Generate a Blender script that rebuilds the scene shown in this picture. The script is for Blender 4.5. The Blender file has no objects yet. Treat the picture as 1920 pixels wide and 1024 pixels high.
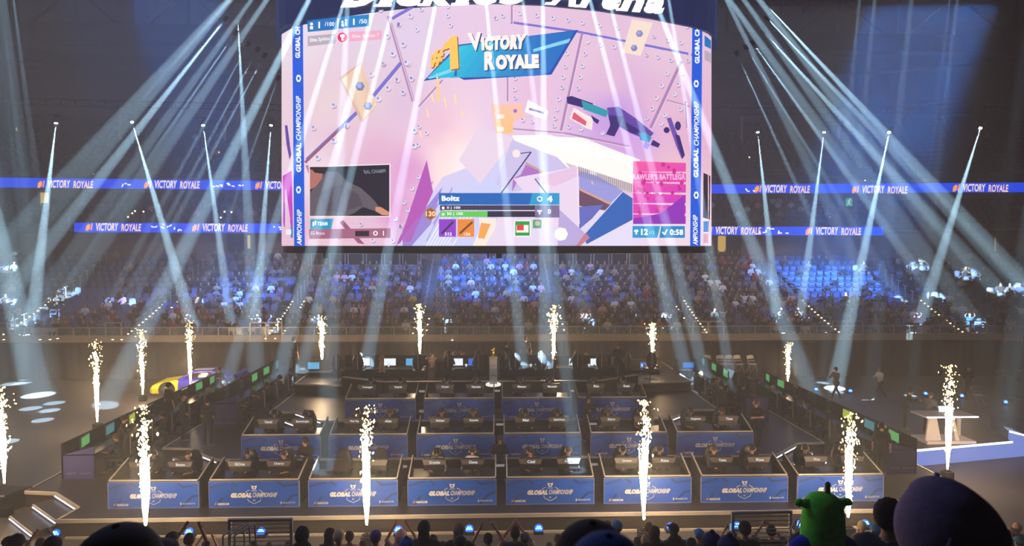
import bpy, bmesh, math, random
import numpy as np
from mathutils import Vector, Matrix, Euler
R = random.Random(7)
scene = bpy.context.scene
COL = scene.collection

# ------------------------------------------------------------------ camera, world, light, exposure
CZ, FPX, PH, TH = 8.0, 1150.0, 0.04, math.atan(47/1150.0)
cam_d = bpy.data.cameras.new('camera'); cam = bpy.data.objects.new('camera', cam_d); COL.objects.link(cam)
cam.location = (0, 0, CZ); cam.rotation_euler = (math.pi/2-TH, 0, -PH)
cam_d.sensor_width = 36; cam_d.lens = 36*FPX/1920; cam_d.clip_end = 300; cam_d.clip_start = .05
cam_d.dof.use_dof = True; cam_d.dof.focus_distance = 22; cam_d.dof.aperture_fstop = 3.2
scene.camera = cam
scene.view_settings.view_transform = 'Standard'; scene.view_settings.look = 'None'
scene.view_settings.exposure = 0.0; scene.view_settings.gamma = 1.0; scene.view_settings.use_curve_mapping = False
cy = scene.cycles
cy.use_denoising = True; cy.max_bounces = 4; cy.diffuse_bounces = 2; cy.glossy_bounces = 2; cy.transmission_bounces = 3
cy.volume_bounces = 0; cy.transparent_max_bounces = 16; cy.sample_clamp_indirect = 3.0; cy.use_light_tree = True
cy.caustics_reflective = False; cy.caustics_refractive = False
world = bpy.data.worlds.new('arena_air'); scene.world = world; world.use_nodes = True
HAZE = 0.0100
_nt = world.node_tree; _nt.nodes['Background'].inputs[0].default_value = (.10, .13, .22, 1); _nt.nodes['Background'].inputs[1].default_value = .10
_v = _nt.nodes.new('ShaderNodeVolumeScatter'); _v.inputs['Density'].default_value = HAZE; _v.inputs['Color'].default_value = (.93, .97, 1, 1)
_nt.links.new(_v.outputs[0], _nt.nodes['World Output'].inputs['Volume'])

world.cycles.volume_sampling = 'EQUIANGULAR'
Rt = Vector((math.cos(PH), -math.sin(PH), 0)); Fw = Vector((math.sin(PH)*math.cos(TH), math.cos(PH)*math.cos(TH), -math.sin(TH))); Up = Rt.cross(Fw)
CAM = Vector((0, 0, CZ))
def ray(x, y): return Rt*((x-960)/FPX)+Up*((512-y)/FPX)+Fw
def PZ(x, y, Z): d = ray(x, y); return CAM+d*((Z-CZ)/d.z)
def PY(x, y, Y): d = ray(x, y); return CAM+d*(Y/d.y)
def proj(p):
    v = Vector(p)-CAM; z = v.dot(Fw)
    if z < .1: return (-9e3, -9e3, 0)
    return (960+FPX*v.dot(Rt)/z, 512-FPX*v.dot(Up)/z, FPX/z)

def area(name, loc, tgt, size, energy, col, spread=180):
    l = bpy.data.lights.new(name, 'AREA'); l.shape = 'RECTANGLE'; l.size, l.size_y = size; l.energy = energy; l.color = col; l.spread = math.radians(spread)
    o = bpy.data.objects.new(name, l); COL.objects.link(o); o.location = loc
    o.rotation_euler = (Vector(tgt)-Vector(loc)).to_track_quat('-Z', 'Y').to_euler(); return o
def spot(name, loc, tgt, deg, energy, col, rad=.08, blend=.35, parent=None):
    l = bpy.data.lights.new(name, 'SPOT'); l.spot_size = math.radians(deg); l.spot_blend = blend; l.energy = energy; l.color = col; l.shadow_soft_size = rad
    o = bpy.data.objects.new(name, l); COL.objects.link(o); o.location = loc
    o.rotation_euler = (Vector(tgt)-Vector(loc)).to_track_quat('-Z', 'Y').to_euler()
    if parent is not None:
        bpy.context.view_layer.update(); o.parent = parent; o.matrix_parent_inverse = parent.matrix_world.inverted()
    return o
area('high_fill', (0, 32, 33), (0, 46, 3), (60, 8), 160, (.5, .62, 1.0), 90)  # dim fill added high over the bowl for general brightness
area('crowd_fill', (0, 33, 21), (0, 46, 5), (56, 2), 2200, (.8, .82, 1.0), 56)
area('roof_blue', (17, 34, 17), (19, 54, 32), (8, 4), 110, (.04, .2, 1.0))
area('roof_blue', (-36, 34, 17), (-38, 54, 32), (16, 4), 130, (.05, .18, 1.0))
for sx_ in (-9, 0, 9): spot('front_wash', (sx_, 11.5, 17), (sx_*1.05, 18.2, 1), 50, 1700, (.9, .94, 1), .3, .9)
area('upper_wall_warm', (0, 44, 24), (0, 60, 20), (60, 3), 70, (1.0, .72, .72))  # wide warm area light hung in the air, aimed at the upper wall
for (x, y, Yt, w_, e) in ((455, 540, 45, 6, 900), (905, 520, 46, 8, 2000), (1560, 525, 46, 9, 2800), (700, 520, 46, 6, 450), (1090, 530, 46, 6, 400), (330, 560, 44, 5, 130)):
    t = PY(x, y, Yt); area('blue_wash', (t.x*.97, 35, 22), t, (w_*.8, 1.0), e, (.04, .27, 1), 24)

# beams from fixtures hung above the frame: (x0,y0 on the beam, end x,y, end depth or None for floor, end width px, power)
def Yb(y): return 39+(612-y)/12.0
BE = 1350000
BCOL = (.50, .80, 1.0)
def beam(x0, y0, x1, y1, Y0=26, Y1=None, w=26, e=1.0, up=None, parent=None, Z1=None):
    if up is not None:
        k = (up-y0)/(y1-y0); x0 = x0+(x1-x0)*k; y0 = up
    S = PY(x0, y0, Y0)
    T = PZ(x1, y1, Z1) if Z1 is not None else PY(x1, y1, Y1 if Y1 else Yb(y1))
    L = (T-S).length; dist = (T-CAM).length
    a = math.degrees(2*math.atan(w/2/FPX*dist/L))
    return S, T, spot('beam_light', S, T, a, BE*e*(L/30.0)**1.0*.9, BCOL, .022, .45, parent)
UPB = [(428, 0, -90, 560, 30), (428, 5, -37, 560, 28), (471, 0, 73, 560, 26), (500, 0, 120, 560, 30), (553, 0, 284, 560, 32), (579, 0, 298, 560, 34),
       (646, 0, 463, 590, 26), (704, 0, 560, 560, 30), (740, 0, 592, 590, 26), (818, 0, 695, 640, 30), (911, 0, 972, 610, 26), (1018, 0, 1022, 620, 32),
       (1110, 14, 1262, 600, 28), (1146, 16, 1300, 620, 26), (1237, 24, 1467, 600, 32), (1309, 0, 1560, 560, 30), (1254, 0, 1350, 590, 22), (1424, 0, 1849, 560, 32),
       (1395, 0, 1795, 560, 30), (1380, 17, 1764, 560, 30), (1362, 0, 1640, 560, 24)]
for (a, b, c, d, w) in UPB:
    if 560 < a < 1300:        # these pass in front of the scoreboard and land on the terraces
        yl = 703; xl = a+(c-a)*(yl-b)/(d-b)
        beam(a, b, xl, yl, 12.5, w=w*1.05, up=-190, e=1.15, Z1=2.1)
    else:
        d2 = (505, 580, 540, 610, 525, 590)[(a+w) % 6]; beam(a, b, a+(c-a)*(d2-b)/(d-b), d2, 23.5, w=w, up=-190, e=.85)
beam(980, 0, 1083, 884, 12.0, w=34, up=-190, Z1=1.24, e=.9)
beam(652, 0, 608, 885, 12.0, w=44, up=-190, Z1=1.24, e=.6)
beam(1180, 463, 1192, 590, 32, w=14, up=-100, e=.9)
beam(995, 463, 962, 640, 32, w=22, up=-100, e=1.0)
beam(816, 463, 838, 600, 32, w=18, up=-100, e=1.0)
beam(1065, 463, 1100, 600, 32, w=30, up=-100, e=1.0)
beam(611, 463, 592, 600, 32, w=16, up=-100, e=.9)
beam(725, 463, 697, 620, 32, w=28, up=-100, e=1.0)
beam(1228, 463, 1250, 600, 32, w=26, up=-100, e=1.0)
beam(1319, 463, 1340, 595, 32, w=16, up=-100, e=.9)
beam(935, 463, 948, 610, 32, w=34, up=-100, e=1.0)
beam(550, 463, 515, 600, 32, w=24, up=-100, e=.9)
beam(0, 455, 72, 741, 26, w=44, Z1=0, up=-60, e=1.5)
for (x, y, w) in ((25, 720, 38), (49, 711, 26), (102, 756, 35), (58, 766, 36), (93, 770, 34), (80, 788, 35), (15, 828, 35), (115, 686, 24), (40, 719, 30),
                  (1543, 718, 24), (1568, 735, 27), (1629, 753, 30), (1707, 742, 22), (1696, 701, 14), (1890, 837, 34), (1872, 830, 42), (1827, 809, 36)):
    T = PZ(x, y, 0); S = Vector((T.x*1.03, T.y-2.5, 27)); L = (T-S).length
    spot('beam_light', S, T, math.degrees(2*math.atan(w/2/FPX*T.y/L)), BE*(.42 if x != 1827 else .1), BCOL, .02, .15)
for (x, y, Yt, w) in ((480, 686, 36.5, 34), (738, 660, 37.4, 20), (1093, 662, 37.4, 22), (1203, 664, 37.4, 26)):   # ellipses on the black drape
    T = PY(x, y, Yt); S = Vector((T.x*.95, 33, 20)); L = (T-S).length
    spot('beam_light', S, T, math.degrees(2*math.atan(w/2/FPX*T.y/L)), BE*.75, BCOL, .02, .2)

# ------------------------------------------------------------------ materials
def lin(c):
    if isinstance(c, str): c = [int(c[i:i+2], 16) for i in (0, 2, 4)]
    o = []
    for v in c[:3]:
        v = v/255.0; o.append(v/12.92 if v <= .04045 else ((v+.055)/1.055)**2.4)
    return tuple(o)
_M = {}
def mat(name, c=(128, 128, 128), rough=.6, metal=0, emit=0, noise=0, nscale=4, sample=False, alpha=None, objcol=False, attr=False, spec=.5):
    if name in _M: return _M[name]
    m = bpy.data.materials.new(name); m.use_nodes = True; nt = m.node_tree; b = nt.nodes['Principled BSDF']
    rgb = lin(c)
    b.inputs['Base Color'].default_value = (*rgb, 1); b.inputs['Roughness'].default_value = rough; b.inputs['Metallic'].default_value = metal
    b.inputs['Specular IOR Level'].default_value = spec
    if emit:
        b.inputs['Base Color'].default_value = (0, 0, 0, 1)
        b.inputs['Emission Color'].default_value = (*rgb, 1); b.inputs['Emission Strength'].default_value = emit
    if not sample: m.cycles.emission_sampling = 'NONE'
    src = None
    if objcol:
        oi = nt.nodes.new('ShaderNodeObjectInfo'); src = oi.outputs['Color']
    if attr:
        at = nt.nodes.new('ShaderNodeAttribute'); at.attribute_name = 'Col'; src = at.outputs['Color']
        if emit: nt.links.new(src, b.inputs['Emission Color'])
    if noise:
        tc = nt.nodes.new('ShaderNodeTexCoord'); n = nt.nodes.new('ShaderNodeTexNoise'); n.inputs['Scale'].default_value = nscale; n.inputs['Detail'].default_value = 6
        nt.links.new(tc.outputs['Object'], n.inputs['Vector'])
        mr = nt.nodes.new('ShaderNodeMapRange'); mr.inputs['To Min'].default_value = 1-noise; mr.inputs['To Max'].default_value = 1+noise
        mr.inputs['From Min'].default_value = .3; mr.inputs['From Max'].default_value = .7
        nt.links.new(n.outputs['Fac'], mr.inputs['Value'])
        mx = nt.nodes.new('ShaderNodeMix'); mx.data_type = 'RGBA'; mx.blend_type = 'MULTIPLY'; mx.inputs['Factor'].default_value = 1
        mx.inputs['A'].default_value = (*rgb, 1)
        if src: nt.links.new(src, mx.inputs['A'])
        nt.links.new(mr.outputs[0], mx.inputs['B']); src = mx.outputs['Result']
        bp = nt.nodes.new('ShaderNodeBump'); bp.inputs['Strength'].default_value = .15; bp.inputs['Distance'].default_value = .02
        nt.links.new(n.outputs['Fac'], bp.inputs['Height']); nt.links.new(bp.outputs[0], b.inputs['Normal'])
    if src and not emit: nt.links.new(src, b.inputs['Base Color'])
    if alpha is not None: b.inputs['Alpha'].default_value = alpha
    _M[name] = m; return m
M_dark = mat('black_metal', (22, 22, 26), .5, .3, noise=.2)
M_black = mat('matt_black', (14, 14, 17), .8, noise=.15)
M_glossblack = mat('gloss_black', (12, 12, 15), .22, noise=.1)
M_stage = mat('stage_deck', (38, 36, 40), .38, noise=.25, nscale=3)
M_riser = mat('stage_fascia', (52, 46, 44), .6, noise=.15, nscale=2)
M_floor = mat('arena_floor', (72, 69, 70), .42, noise=.18, nscale=.5)
M_conc = mat('concrete', (74, 72, 78), .85, noise=.2, nscale=1.5)
M_wall = mat('brown_wall', (86, 70, 68), .9, noise=.16, nscale=.6)
M_wall2 = mat('tan_wall', (120, 100, 92), .9, noise=.15, nscale=.5)
M_para = mat('parapet_panel', (186, 172, 158), .6, noise=.08)
M_metal = mat('brushed_metal', (186, 182, 180), .4, .3)
M_trim = mat('edge_trim', (205, 196, 184), .35, .3, noise=.05)
M_glass = mat('clear_glass', (200, 215, 225), .1, alpha=.12)
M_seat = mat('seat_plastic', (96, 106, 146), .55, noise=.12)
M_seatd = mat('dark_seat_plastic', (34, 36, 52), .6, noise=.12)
M_screenblk = mat('screen_casing', (16, 16, 20), .4)
M_print = mat('led_picture', attr=True, emit=1.34, sample=True)
M_ribbon = mat('led_ribbon', attr=True, emit=2.1, sample=True)
M_flat = mat('printed_ink', attr=True, rough=.55)
M_shirt = mat('cloth', objcol=True, rough=.9)
M_skin = mat('skin', (190, 138, 112), .6, noise=.08, nscale=9)
M_trous = mat('dark_trousers', (30, 30, 38), .9)
M_shoe = mat('shoe', (120, 112, 108), .7)
M_hair = mat('dark_hair', (34, 25, 22), .7, noise=.3, nscale=60)
M_eye = mat('eye_dark', (18, 14, 14), .3)
M_crowd = mat('crowd_cloth', attr=True, rough=.9)
M_led = mat('white_led', (232, 226, 255), emit=3.0)
M_warm = mat('warm_doorway', (240, 196, 96), emit=.85)
M_dot = mat('step_light', (255, 226, 180), emit=4)
M_blue = mat('blue_lens', (120, 205, 255), emit=5)
M_lens = mat('beam_lens', (225, 245, 255), emit=30)
M_chrome = mat('chrome', (220, 220, 225), .2, 1)

# ------------------------------------------------------------------ mesh helpers
class MB:
    def __init__(s): s.v = []; s.f = []; s.m = []
    def add(s, vs, fs, m=0):
        n = len(s.v); s.v += [tuple(v) for v in vs]; s.f += [tuple(i+n for i in f) for f in fs]; s.m += [m]*len(fs); return s
    def box(s, c, d, rz=0, m=0, rx=0, ry=0):
        c = Vector(c); M = Euler((rx, ry, rz)).to_matrix(); x, y, z = d[0]/2, d[1]/2, d[2]/2
        vs = [c+M@Vector(p) for p in ((-x, -y, -z), (x, -y, -z), (x, y, -z), (-x, y, -z), (-x, -y, z), (x, -y, z), (x, y, z), (-x, y, z))]
        return s.add(vs, [(0, 3, 2, 1), (4, 5, 6, 7), (0, 1, 5, 4), (1, 2, 6, 5), (2, 3, 7, 6), (3, 0, 4, 7)], m)
    def prism(s, poly, z0, z1, m=0):
        n = len(poly)
        return s.add([(p[0], p[1], z0) for p in poly]+[(p[0], p[1], z1) for p in poly],
                     [tuple(range(n))[::-1], tuple(range(n, 2*n))]+[(i, (i+1) % n, n+(i+1) % n, n+i) for i in range(n)], m)
    def tube(s, a, b, r0, r1=None, n=8, m=0, cap=True):
        a = Vector(a); b = Vector(b); r1 = r0 if r1 is None else r1
        q = (b-a).to_track_quat('Z', 'Y'); ra = []; rb = []
        for k in range(n):
            t = 2*math.pi*k/n; u = q@Vector((math.cos(t), math.sin(t), 0)); ra.append(a+u*r0); rb.append(b+u*r1)
        fs = [(k, (k+1) % n, n+(k+1) % n, n+k) for k in range(n)]
        if cap: fs += [tuple(range(n))[::-1], tuple(range(n, 2*n))]
        return s.add(ra+rb, fs, m)
    def bar(s, a, b, w, h, m=0):
        a = Vector(a); b = Vector(b); d = (b-a); q = d.to_track_quat('X', 'Z').to_matrix(); L = d.length; c = (a+b)/2
        x, y, z = L/2, w/2, h/2
        vs = [c+q@Vector(p) for p in ((-x, -y, -z), (x, -y, -z), (x, y, -z), (-x, y, -z), (-x, -y, z), (x, -y, z), (x, y, z), (-x, y, z))]
        return s.add(vs, [(0, 3, 2, 1), (4, 5, 6, 7), (0, 1, 5, 4), (1, 2, 6, 5), (2, 3, 7, 6), (3, 0, 4, 7)], m)
    def ell(s, c, r, n=12, k=8, m=0, z0=-1, rot=None):
        c = Vector(c); vs = []; fs = []
        for i in range(k+1):
            p = math.pi*i/k
            for j in range(n):
                t = 2*math.pi*j/n; z = max(math.cos(p), z0)
                v = Vector((r[0]*math.sin(p)*math.cos(t), r[1]*math.sin(p)*math.sin(t), r[2]*z))
                if rot is not None: v = rot@v
                vs.append(c+v)
        for i in range(k):
            for j in range(n): fs.append((i*n+j, (i+1)*n+j, (i+1)*n+(j+1) % n, i*n+(j+1) % n))
        return s.add(vs, fs, m)
    def lathe(s, prof, n=16, c=(0, 0, 0), m=0):
        vs = []; fs = []; k = len(prof)
        for r, z in prof:
            for j in range(n): t = 2*math.pi*j/n; vs.append((c[0]+r*math.cos(t), c[1]+r*math.sin(t), c[2]+z))
        for i in range(k-1):
            for j in range(n): fs.append((i*n+j, i*n+(j+1) % n, (i+1)*n+(j+1) % n, (i+1)*n+j))
        fs += [tuple(range(n))[::-1], tuple(range((k-1)*n, k*n))]
        return s.add(vs, fs, m)
    def mesh(s, name, mats, smooth=False):
        me = bpy.data.meshes.new(name); me.from_pydata(s.v, [], s.f)
        for m in (mats if isinstance(mats, (list, tuple)) else [mats]): me.materials.append(m)
        me.polygons.foreach_set('material_index', s.m)
        if smooth: me.polygons.foreach_set('use_smooth', [True]*len(s.f))
        me.update(); return me
def link(name, data, parent=None, loc=None, rz=None, scale=None):
    o = bpy.data.objects.new(name, data); COL.objects.link(o)
    if parent is not None: o.parent = parent
    if loc is not None: o.location = loc
    if rz is not None: o.rotation_euler = (0, 0, rz) if not isinstance(rz, (tuple, list)) else rz
    if scale is not None: o.scale = (scale,)*3 if not isinstance(scale, (tuple, list)) else scale
    return o
def T(o, label, cat, group=None, kind=None):
    if label: o['label'] = label
    if cat: o['category'] = cat
    if group: o['group'] = group
    if kind: o['kind'] = kind
    return o
def thing(name, label, cat, loc=(0, 0, 0), rz=0, group=None):
    return T(link(name, None, None, loc, rz), label, cat, group)
def struct(name, mb, m, smooth=False):
    o = link(name, mb.mesh(name, m, smooth)); o['kind'] = 'structure'; return o
def part(name, mb, m, parent, smooth=False, label=None, kind=None):
    o = link(name, mb.mesh(name, m, smooth), parent)
    if label: o['label'] = label
    if kind: o['kind'] = kind
    return o
def dup(o, loc=None, rz=None, label=None, group=None):
    c = o.copy(); COL.objects.link(c)
    for ch in o.children:
        d = ch.copy(); COL.objects.link(d); d.parent = c
        for g in ch.children:
            e = g.copy(); COL.objects.link(e); e.parent = d
    if loc is not None: c.location = loc
    if rz is not None: c.rotation_euler = (0, 0, rz)
    if label: c['label'] = label
    if group: c['group'] = group
    return c

# ------------------------------------------------------------------ flat print
_G = {}
def glyph(s, bold=.02, shear=0.0):
    k = (s, bold, shear)
    if k in _G: return _G[k]
    cu = bpy.data.curves.new('t', 'FONT'); cu.body = s; cu.size = 1; cu.offset = bold; cu.shear = shear; cu.resolution_u = 3; cu.fill_mode = 'FRONT'; cu.space_character = 1+bold*1.5
    o = bpy.data.objects.new('t', cu); COL.objects.link(o)
    dg = bpy.context.evaluated_depsgraph_get(); dg.update()
    me = bpy.data.meshes.new_from_object(o.evaluated_get(dg))
    v = np.array([(p.co.x, p.co.y) for p in me.vertices]) if len(me.vertices) else np.zeros((1, 2)); f = [tuple(p.vertices) for p in me.polygons]
    bpy.data.objects.remove(o); bpy.data.curves.remove(cu); bpy.data.meshes.remove(me)
    mn = v.min(0); mx = v.max(0); v = (v-mn)/np.maximum(mx-mn, 1e-6)
    _G[k] = (v, f); return _G[k]
class Canvas:
    def __init__(s): s.items = []
    def poly(s, pts, col, layer=1): s.items.append(([tuple(p) for p in pts], [tuple(range(len(pts)))], col, layer)); return s
    def rect(s, x0, y0, x1, y1, col, layer=1): return s.poly([(x0, y0), (x1, y0), (x1, y1), (x0, y1)], col, layer)
    def text(s, t, q, col, layer=3, bold=.03, shear=0.0):   # q: (x0,y0,x1,y1) or corners tl,tr,br,bl
        if len(q) == 4 and not hasattr(q[0], '__len__'):
            x0, y0, x1, y1 = q; q = [(x0, y0), (x1, y0), (x1, y1), (x0, y1)]
        if t == '1': q = [((q[i][0]*.72+q[j][0]*.28), (q[i][1]*.72+q[j][1]*.28)) for i, j in ((0, 1), (1, 0), (2, 3), (3, 2))]
        v, f = glyph(t, bold, shear); out = []
        for a, b in v:
            x = (q[0][0]*(1-a)+q[1][0]*a)*b+(q[3][0]*(1-a)+q[2][0]*a)*(1-b)
            y = (q[0][1]*(1-a)+q[1][1]*a)*b+(q[3][1]*(1-a)+q[2][1]*a)*(1-b)
            out.append((x, y))
        s.items.append((out, f, col, layer)); return s
    def ring(s, cx, cy, r0, r1, col, layer=3, n=16, sy=1.0):
        vs = []; fs = []
        for k in range(n):
            t = 2*math.pi*k/n; vs += [(cx+r0*math.cos(t), cy+r0*sy*math.sin(t)), (cx+r1*math.cos(t), cy+r1*sy*math.sin(t))]
        for k in range(n): a = 2*k; b = 2*((k+1) % n); fs.append((a, a+1, b+1, b))
        s.items.append((vs, fs, col, layer)); return s
    def disc(s, cx, cy, r, col, layer=2, n=10, sy=1.0, a0=0):
        return s.poly([(cx+r*math.cos(a0+2*math.pi*k/n), cy+r*sy*math.sin(a0+2*math.pi*k/n)) for k in range(n)], col, layer)
    def line(s, a, b, w, col, layer=2):
        dx, dy = b[0]-a[0], b[1]-a[1]; L = math.hypot(dx, dy); nx, ny = -dy/L*w/2, dx/L*w/2
        return s.poly([(a[0]+nx, a[1]+ny), (b[0]+nx, b[1]+ny), (b[0]-nx, b[1]-ny), (a[0]-nx, a[1]-ny)], col, layer)
    def build(s, name, mp, m, parent=None, cut=None):
        bm = bmesh.new(); lay = bm.faces.layers.int.new('c')
        for k, (v, f, col, z) in enumerate(s.items):
            vs = [bm.verts.new((p[0], p[1], z+k*.0004)) for p in v]
            for ff in f:
                try: bm.faces.new([vs[i] for i in ff])[lay] = k
                except ValueError: pass
        if cut:
            x = cut[0]
            while x < cut[1]:
                bmesh.ops.bisect_plane(bm, geom=bm.verts[:]+bm.edges[:]+bm.faces[:], plane_co=(x, 0, 0), plane_no=(1, 0, 0), dist=1e-5); x += cut[2]
        me = bpy.data.meshes.new(name)
        cols = []; cache = {}
        bm.faces.ensure_lookup_table()
        for fc in bm.faces:
            c = s.items[fc[lay]][2]
            for l in fc.loops:
                if callable(c): r = c(l.vert.co.x, l.vert.co.y)
                else:
                    r = cache.get(c) or cache.setdefault(c, lin(c))
                cols += [r[0], r[1], r[2], 1.0]
        for v in bm.verts: v.co = mp(v.co.x, v.co.y, v.co.z)
        bm.to_mesh(me); bm.free()
        ca = me.color_attributes.new('Col', 'FLOAT_COLOR', 'CORNER'); ca.data.foreach_set('color', cols)
        me.materials.append(m)
        return link(name, me, parent)
def surf(curve):   # vertical wall over a ground curve of world points -> maps a direction to the wall
    def mp(px, py, lay):
        d = ray(px, py); a = d.x/d.y; hit = None
        for i in range(len(curve)-1):
            (x0, y0), (x1, y1) = curve[i], curve[i+1]
            den = (x1-x0)-a*(y1-y0)
            if abs(den) < 1e-9: continue
            t = (a*y0-x0)/den; Y = y0+t*(y1-y0)
            if -1e-6 <= t <= 1+1e-6 and Y > 0: hit = Y; break
        if hit is None:
            A, B = (curve[0], curve[1]) if a < curve[0][0]/curve[0][1] else (curve[-1], curve[-2])
            hit = A[1]
        Y = hit-.006*lay
        return CAM+d*(Y/d.y)
    return mp

# ------------------------------------------------------------------ bodies
SH, SK, TR, SO, HA, EY = range(6)
def figure(name, sit=False, arms='down', lean=0.0, walk=0.0, voxel=.022, dec=1.0, turn=0.0, long_sleeve=False, hoodie=False, fingers=False):
    caps = []; ells = []
    def cap(a, b, r0, r1, l): caps.append((Vector(a), Vector(b), r0, r1, l))
    hz = .52 if sit else .93
    P = Vector((0, 0, hz)); ld = Vector((0, -math.sin(lean), math.cos(lean)))
    ch = P+ld*.33; sh = P+ld*.50; nk = P+ld*.56; hd = P+ld*.50+Vector((0, -.02-.35*math.sin(lean)*.3, .19))
    cap((-.08, 0, hz), (.08, 0, hz), .115, .115, TR); cap(P+ld*.08, P+ld*.2, .13, .125, SH); cap(ch+Vector((-.07, 0, -.03)), ch+Vector((.07, 0, -.03)), .125, .125, SH)
    cap(sh+Vector((-.14, 0, -.03)), sh+Vector((.14, 0, -.03)), .075, .075, SH); cap(nk, hd, .052, .05, SK)
    if hoodie: cap(nk+Vector((-.06, .04, 0)), nk+Vector((.06, .04, 0)), .07, .07, SH)
    for s in (-1, 1):
        h = P+Vector((s*.09, 0, -.03))
        if sit: k = h+Vector((s*.05, -.42, .02)); an = Vector((k.x, k.y+.02, .09)); toe = an+Vector((0, -.15, -.04))
        else:
            k = h+Vector((s*.015, -.03+s*walk*-.25, -.42)); an = Vector((k.x, k.y+.05-s*walk*.22, .09)); toe = an+Vector((0, -.15, -.04))
            if s*walk > 0: an.z += .03
        cap(h, k, .088, .06, TR); cap(k, an, .06, .042, TR); cap(an+Vector((0, .02, -.03)), toe, .045, .04, SO)
        S = sh+Vector((s*.19, 0, -.04))
        D = dict(down=((s*.06, .02, -.28), (s*.01, -.05, -.25)), desk=((s*.07, -.14, -.23), (-s*.05, -.24, .02)), crossed=((s*.07, -.05, -.27), (-s*.27, -.16, .06)),
                 clap=((s*.06, -.13, -.2), (-s*.17, -.16, .2)), up=((s*.12, -.04, .17), (-s*.14, -.06, .22)), front=((s*.06, .0, -.28), (-s*.17, -.15, -.17)),
                 phone=((s*.08, -.2, .02), (-s*.2, -.12, .2)), lap=((s*.07, -.06, -.25), (-s*.06, -.22, -.05)), hold=((s*.05, -.12, -.24), (-s*.1, -.2, .1)))[arms]
        E = S+Vector(D[0]); W = E+Vector(D[1])
        cap(S, E, .058, .045, SH); cap(E, W, .043 if long_sleeve else .038, .032 if long_sleeve else .027, SH if long_sleeve else SK)
        d = (W-E).normalized(); pc = W+d*.05
        cap(W, W+d*.07, .026, .03, SK)
        if fingers:
            side = d.cross(Vector((0, 1, 0))); side = side.normalized() if side.length > .1 else Vector((1, 0, 0))
            for q in range(4):
                b0 = W+d*.085+side*(q-1.5)*.019; L = (.062, .075, .07, .055)[q]
                m1 = b0+d*L*.55; cap(b0, m1, .0095, .009, SK); cap(m1, m1+(d+Vector((0, -.35, 0))).normalized()*L*.45, .009, .0075, SK)
            tb = W+d*.03+side*.028; cap(tb, tb+(d*.6+side).normalized()*.05, .011, .009, SK)
        else: cap(W+d*.07, W+d*.13, .026, .014, SK)
    hr = Matrix.Rotation(turn, 3, 'Z')
    ells.append((hd+Vector((0, .012, .015)), (.078, .096, .108), SK)); ells.append((hd+hr@Vector((0, -.03, -.06)), (.056, .06, .052), SK))
    cap(hd+hr@Vector((0, -.085, .01)), hd+hr@Vector((0, -.105, -.025)), .011, .015, SK)
    for s in (-1, 1): cap(hd+hr@Vector((s*.078, .01, .01)), hd+hr@Vector((s*.084, .015, -.025)), .014, .011, SK)
    mb = MB()
    for a, b, r0, r1, l in caps:
        n = 10; q = (b-a).to_track_quat('Z', 'Y') if (b-a).length > 1e-6 else Euler((0, 0, 0)).to_quaternion(); rings = []
        for c, r, angs in ((a, r0, (-80, -50, -20, 0)), (b, r1, (0, 20, 50, 80))):
            for g in angs:
                g = math.radians(g); rings.append([c+q@Vector((math.cos(t*2*math.pi/n)*r*math.cos(g), math.sin(t*2*math.pi/n)*r*math.cos(g), r*math.sin(g))) for t in range(n)])
        vs = [v for rr in rings for v in rr]; fs = [(i*n+j, i*n+(j+1) % n, (i+1)*n+(j+1) % n, (i+1)*n+j) for i in range(len(rings)-1) for j in range(n)]
        fs += [tuple(range(n))[::-1], tuple(range((len(rings)-1)*n, len(rings)*n))]; mb.add(vs, fs)
    for c, r, l in ells: mb.ell(c, r, 14, 10)
    tmp = link('tmp', mb.mesh('tmp', M_shirt))
    md = tmp.modifiers.new('r', 'REMESH'); md.mode = 'VOXEL'; md.voxel_size = voxel
    sm = tmp.modifiers.new('s', 'SMOOTH'); sm.iterations = 2; sm.factor = .4
    if dec < 1: dm = tmp.modifiers.new('d', 'DECIMATE'); dm.ratio = dec
    dg = bpy.context.evaluated_depsgraph_get(); me = bpy.data.meshes.new_from_object(tmp.evaluated_get(dg)); bpy.data.objects.remove(tmp)
    me.name = name; me.materials.clear()
    for m in (M_shirt, M_skin, M_trous, M_shoe, M_hair, M_eye): me.materials.append(m)
    n = len(me.polygons); cen = np.empty(n*3); me.polygons.foreach_get('center', cen); cen = cen.reshape(-1, 3)
    best = np.full(n, 9.0); lab = np.zeros(n, int)
    for a, b, r0, r1, l in caps:
        a_ = np.array(a); d = np.array(b-a); L2 = max((d*d).sum(), 1e-9); t = np.clip(((cen-a_)@d)/L2, 0, 1)
        dist = np.linalg.norm(cen-(a_+t[:, None]*d), axis=1)-(r0+(r1-r0)*t); k = dist < best; best[k] = dist[k]; lab[k] = l
    for c, r, l in ells:
        q = (cen-np.array(c))/np.array(r); dist = (np.linalg.norm(q, axis=1)-1)*min(r); k = dist < best; best[k] = dist[k]; lab[k] = l
    loc = (cen-np.array(hd))@np.array(hr)
    head = (np.abs(loc) < .15).all(1) & (lab == SK) & (loc[:, 2] > -.07)
    hair = head & ((loc[:, 2] > .062-.35*np.minimum(loc[:, 1]+.05, 0)*-1) | ((loc[:, 1] > .015) & (loc[:, 2] > -.045)))
    lab[hair] = HA
    for s in (-1, 1): lab[np.linalg.norm(loc-np.array((s*.032, -.083, .018)), axis=1) < .0135] = EY
    me.polygons.foreach_set('material_index', lab.astype(np.int32)); me.polygons.foreach_set('use_smooth', [True]*n); me.update()
    me['hx'] = [hd.x, hd.y, hd.z]
    return me
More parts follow.
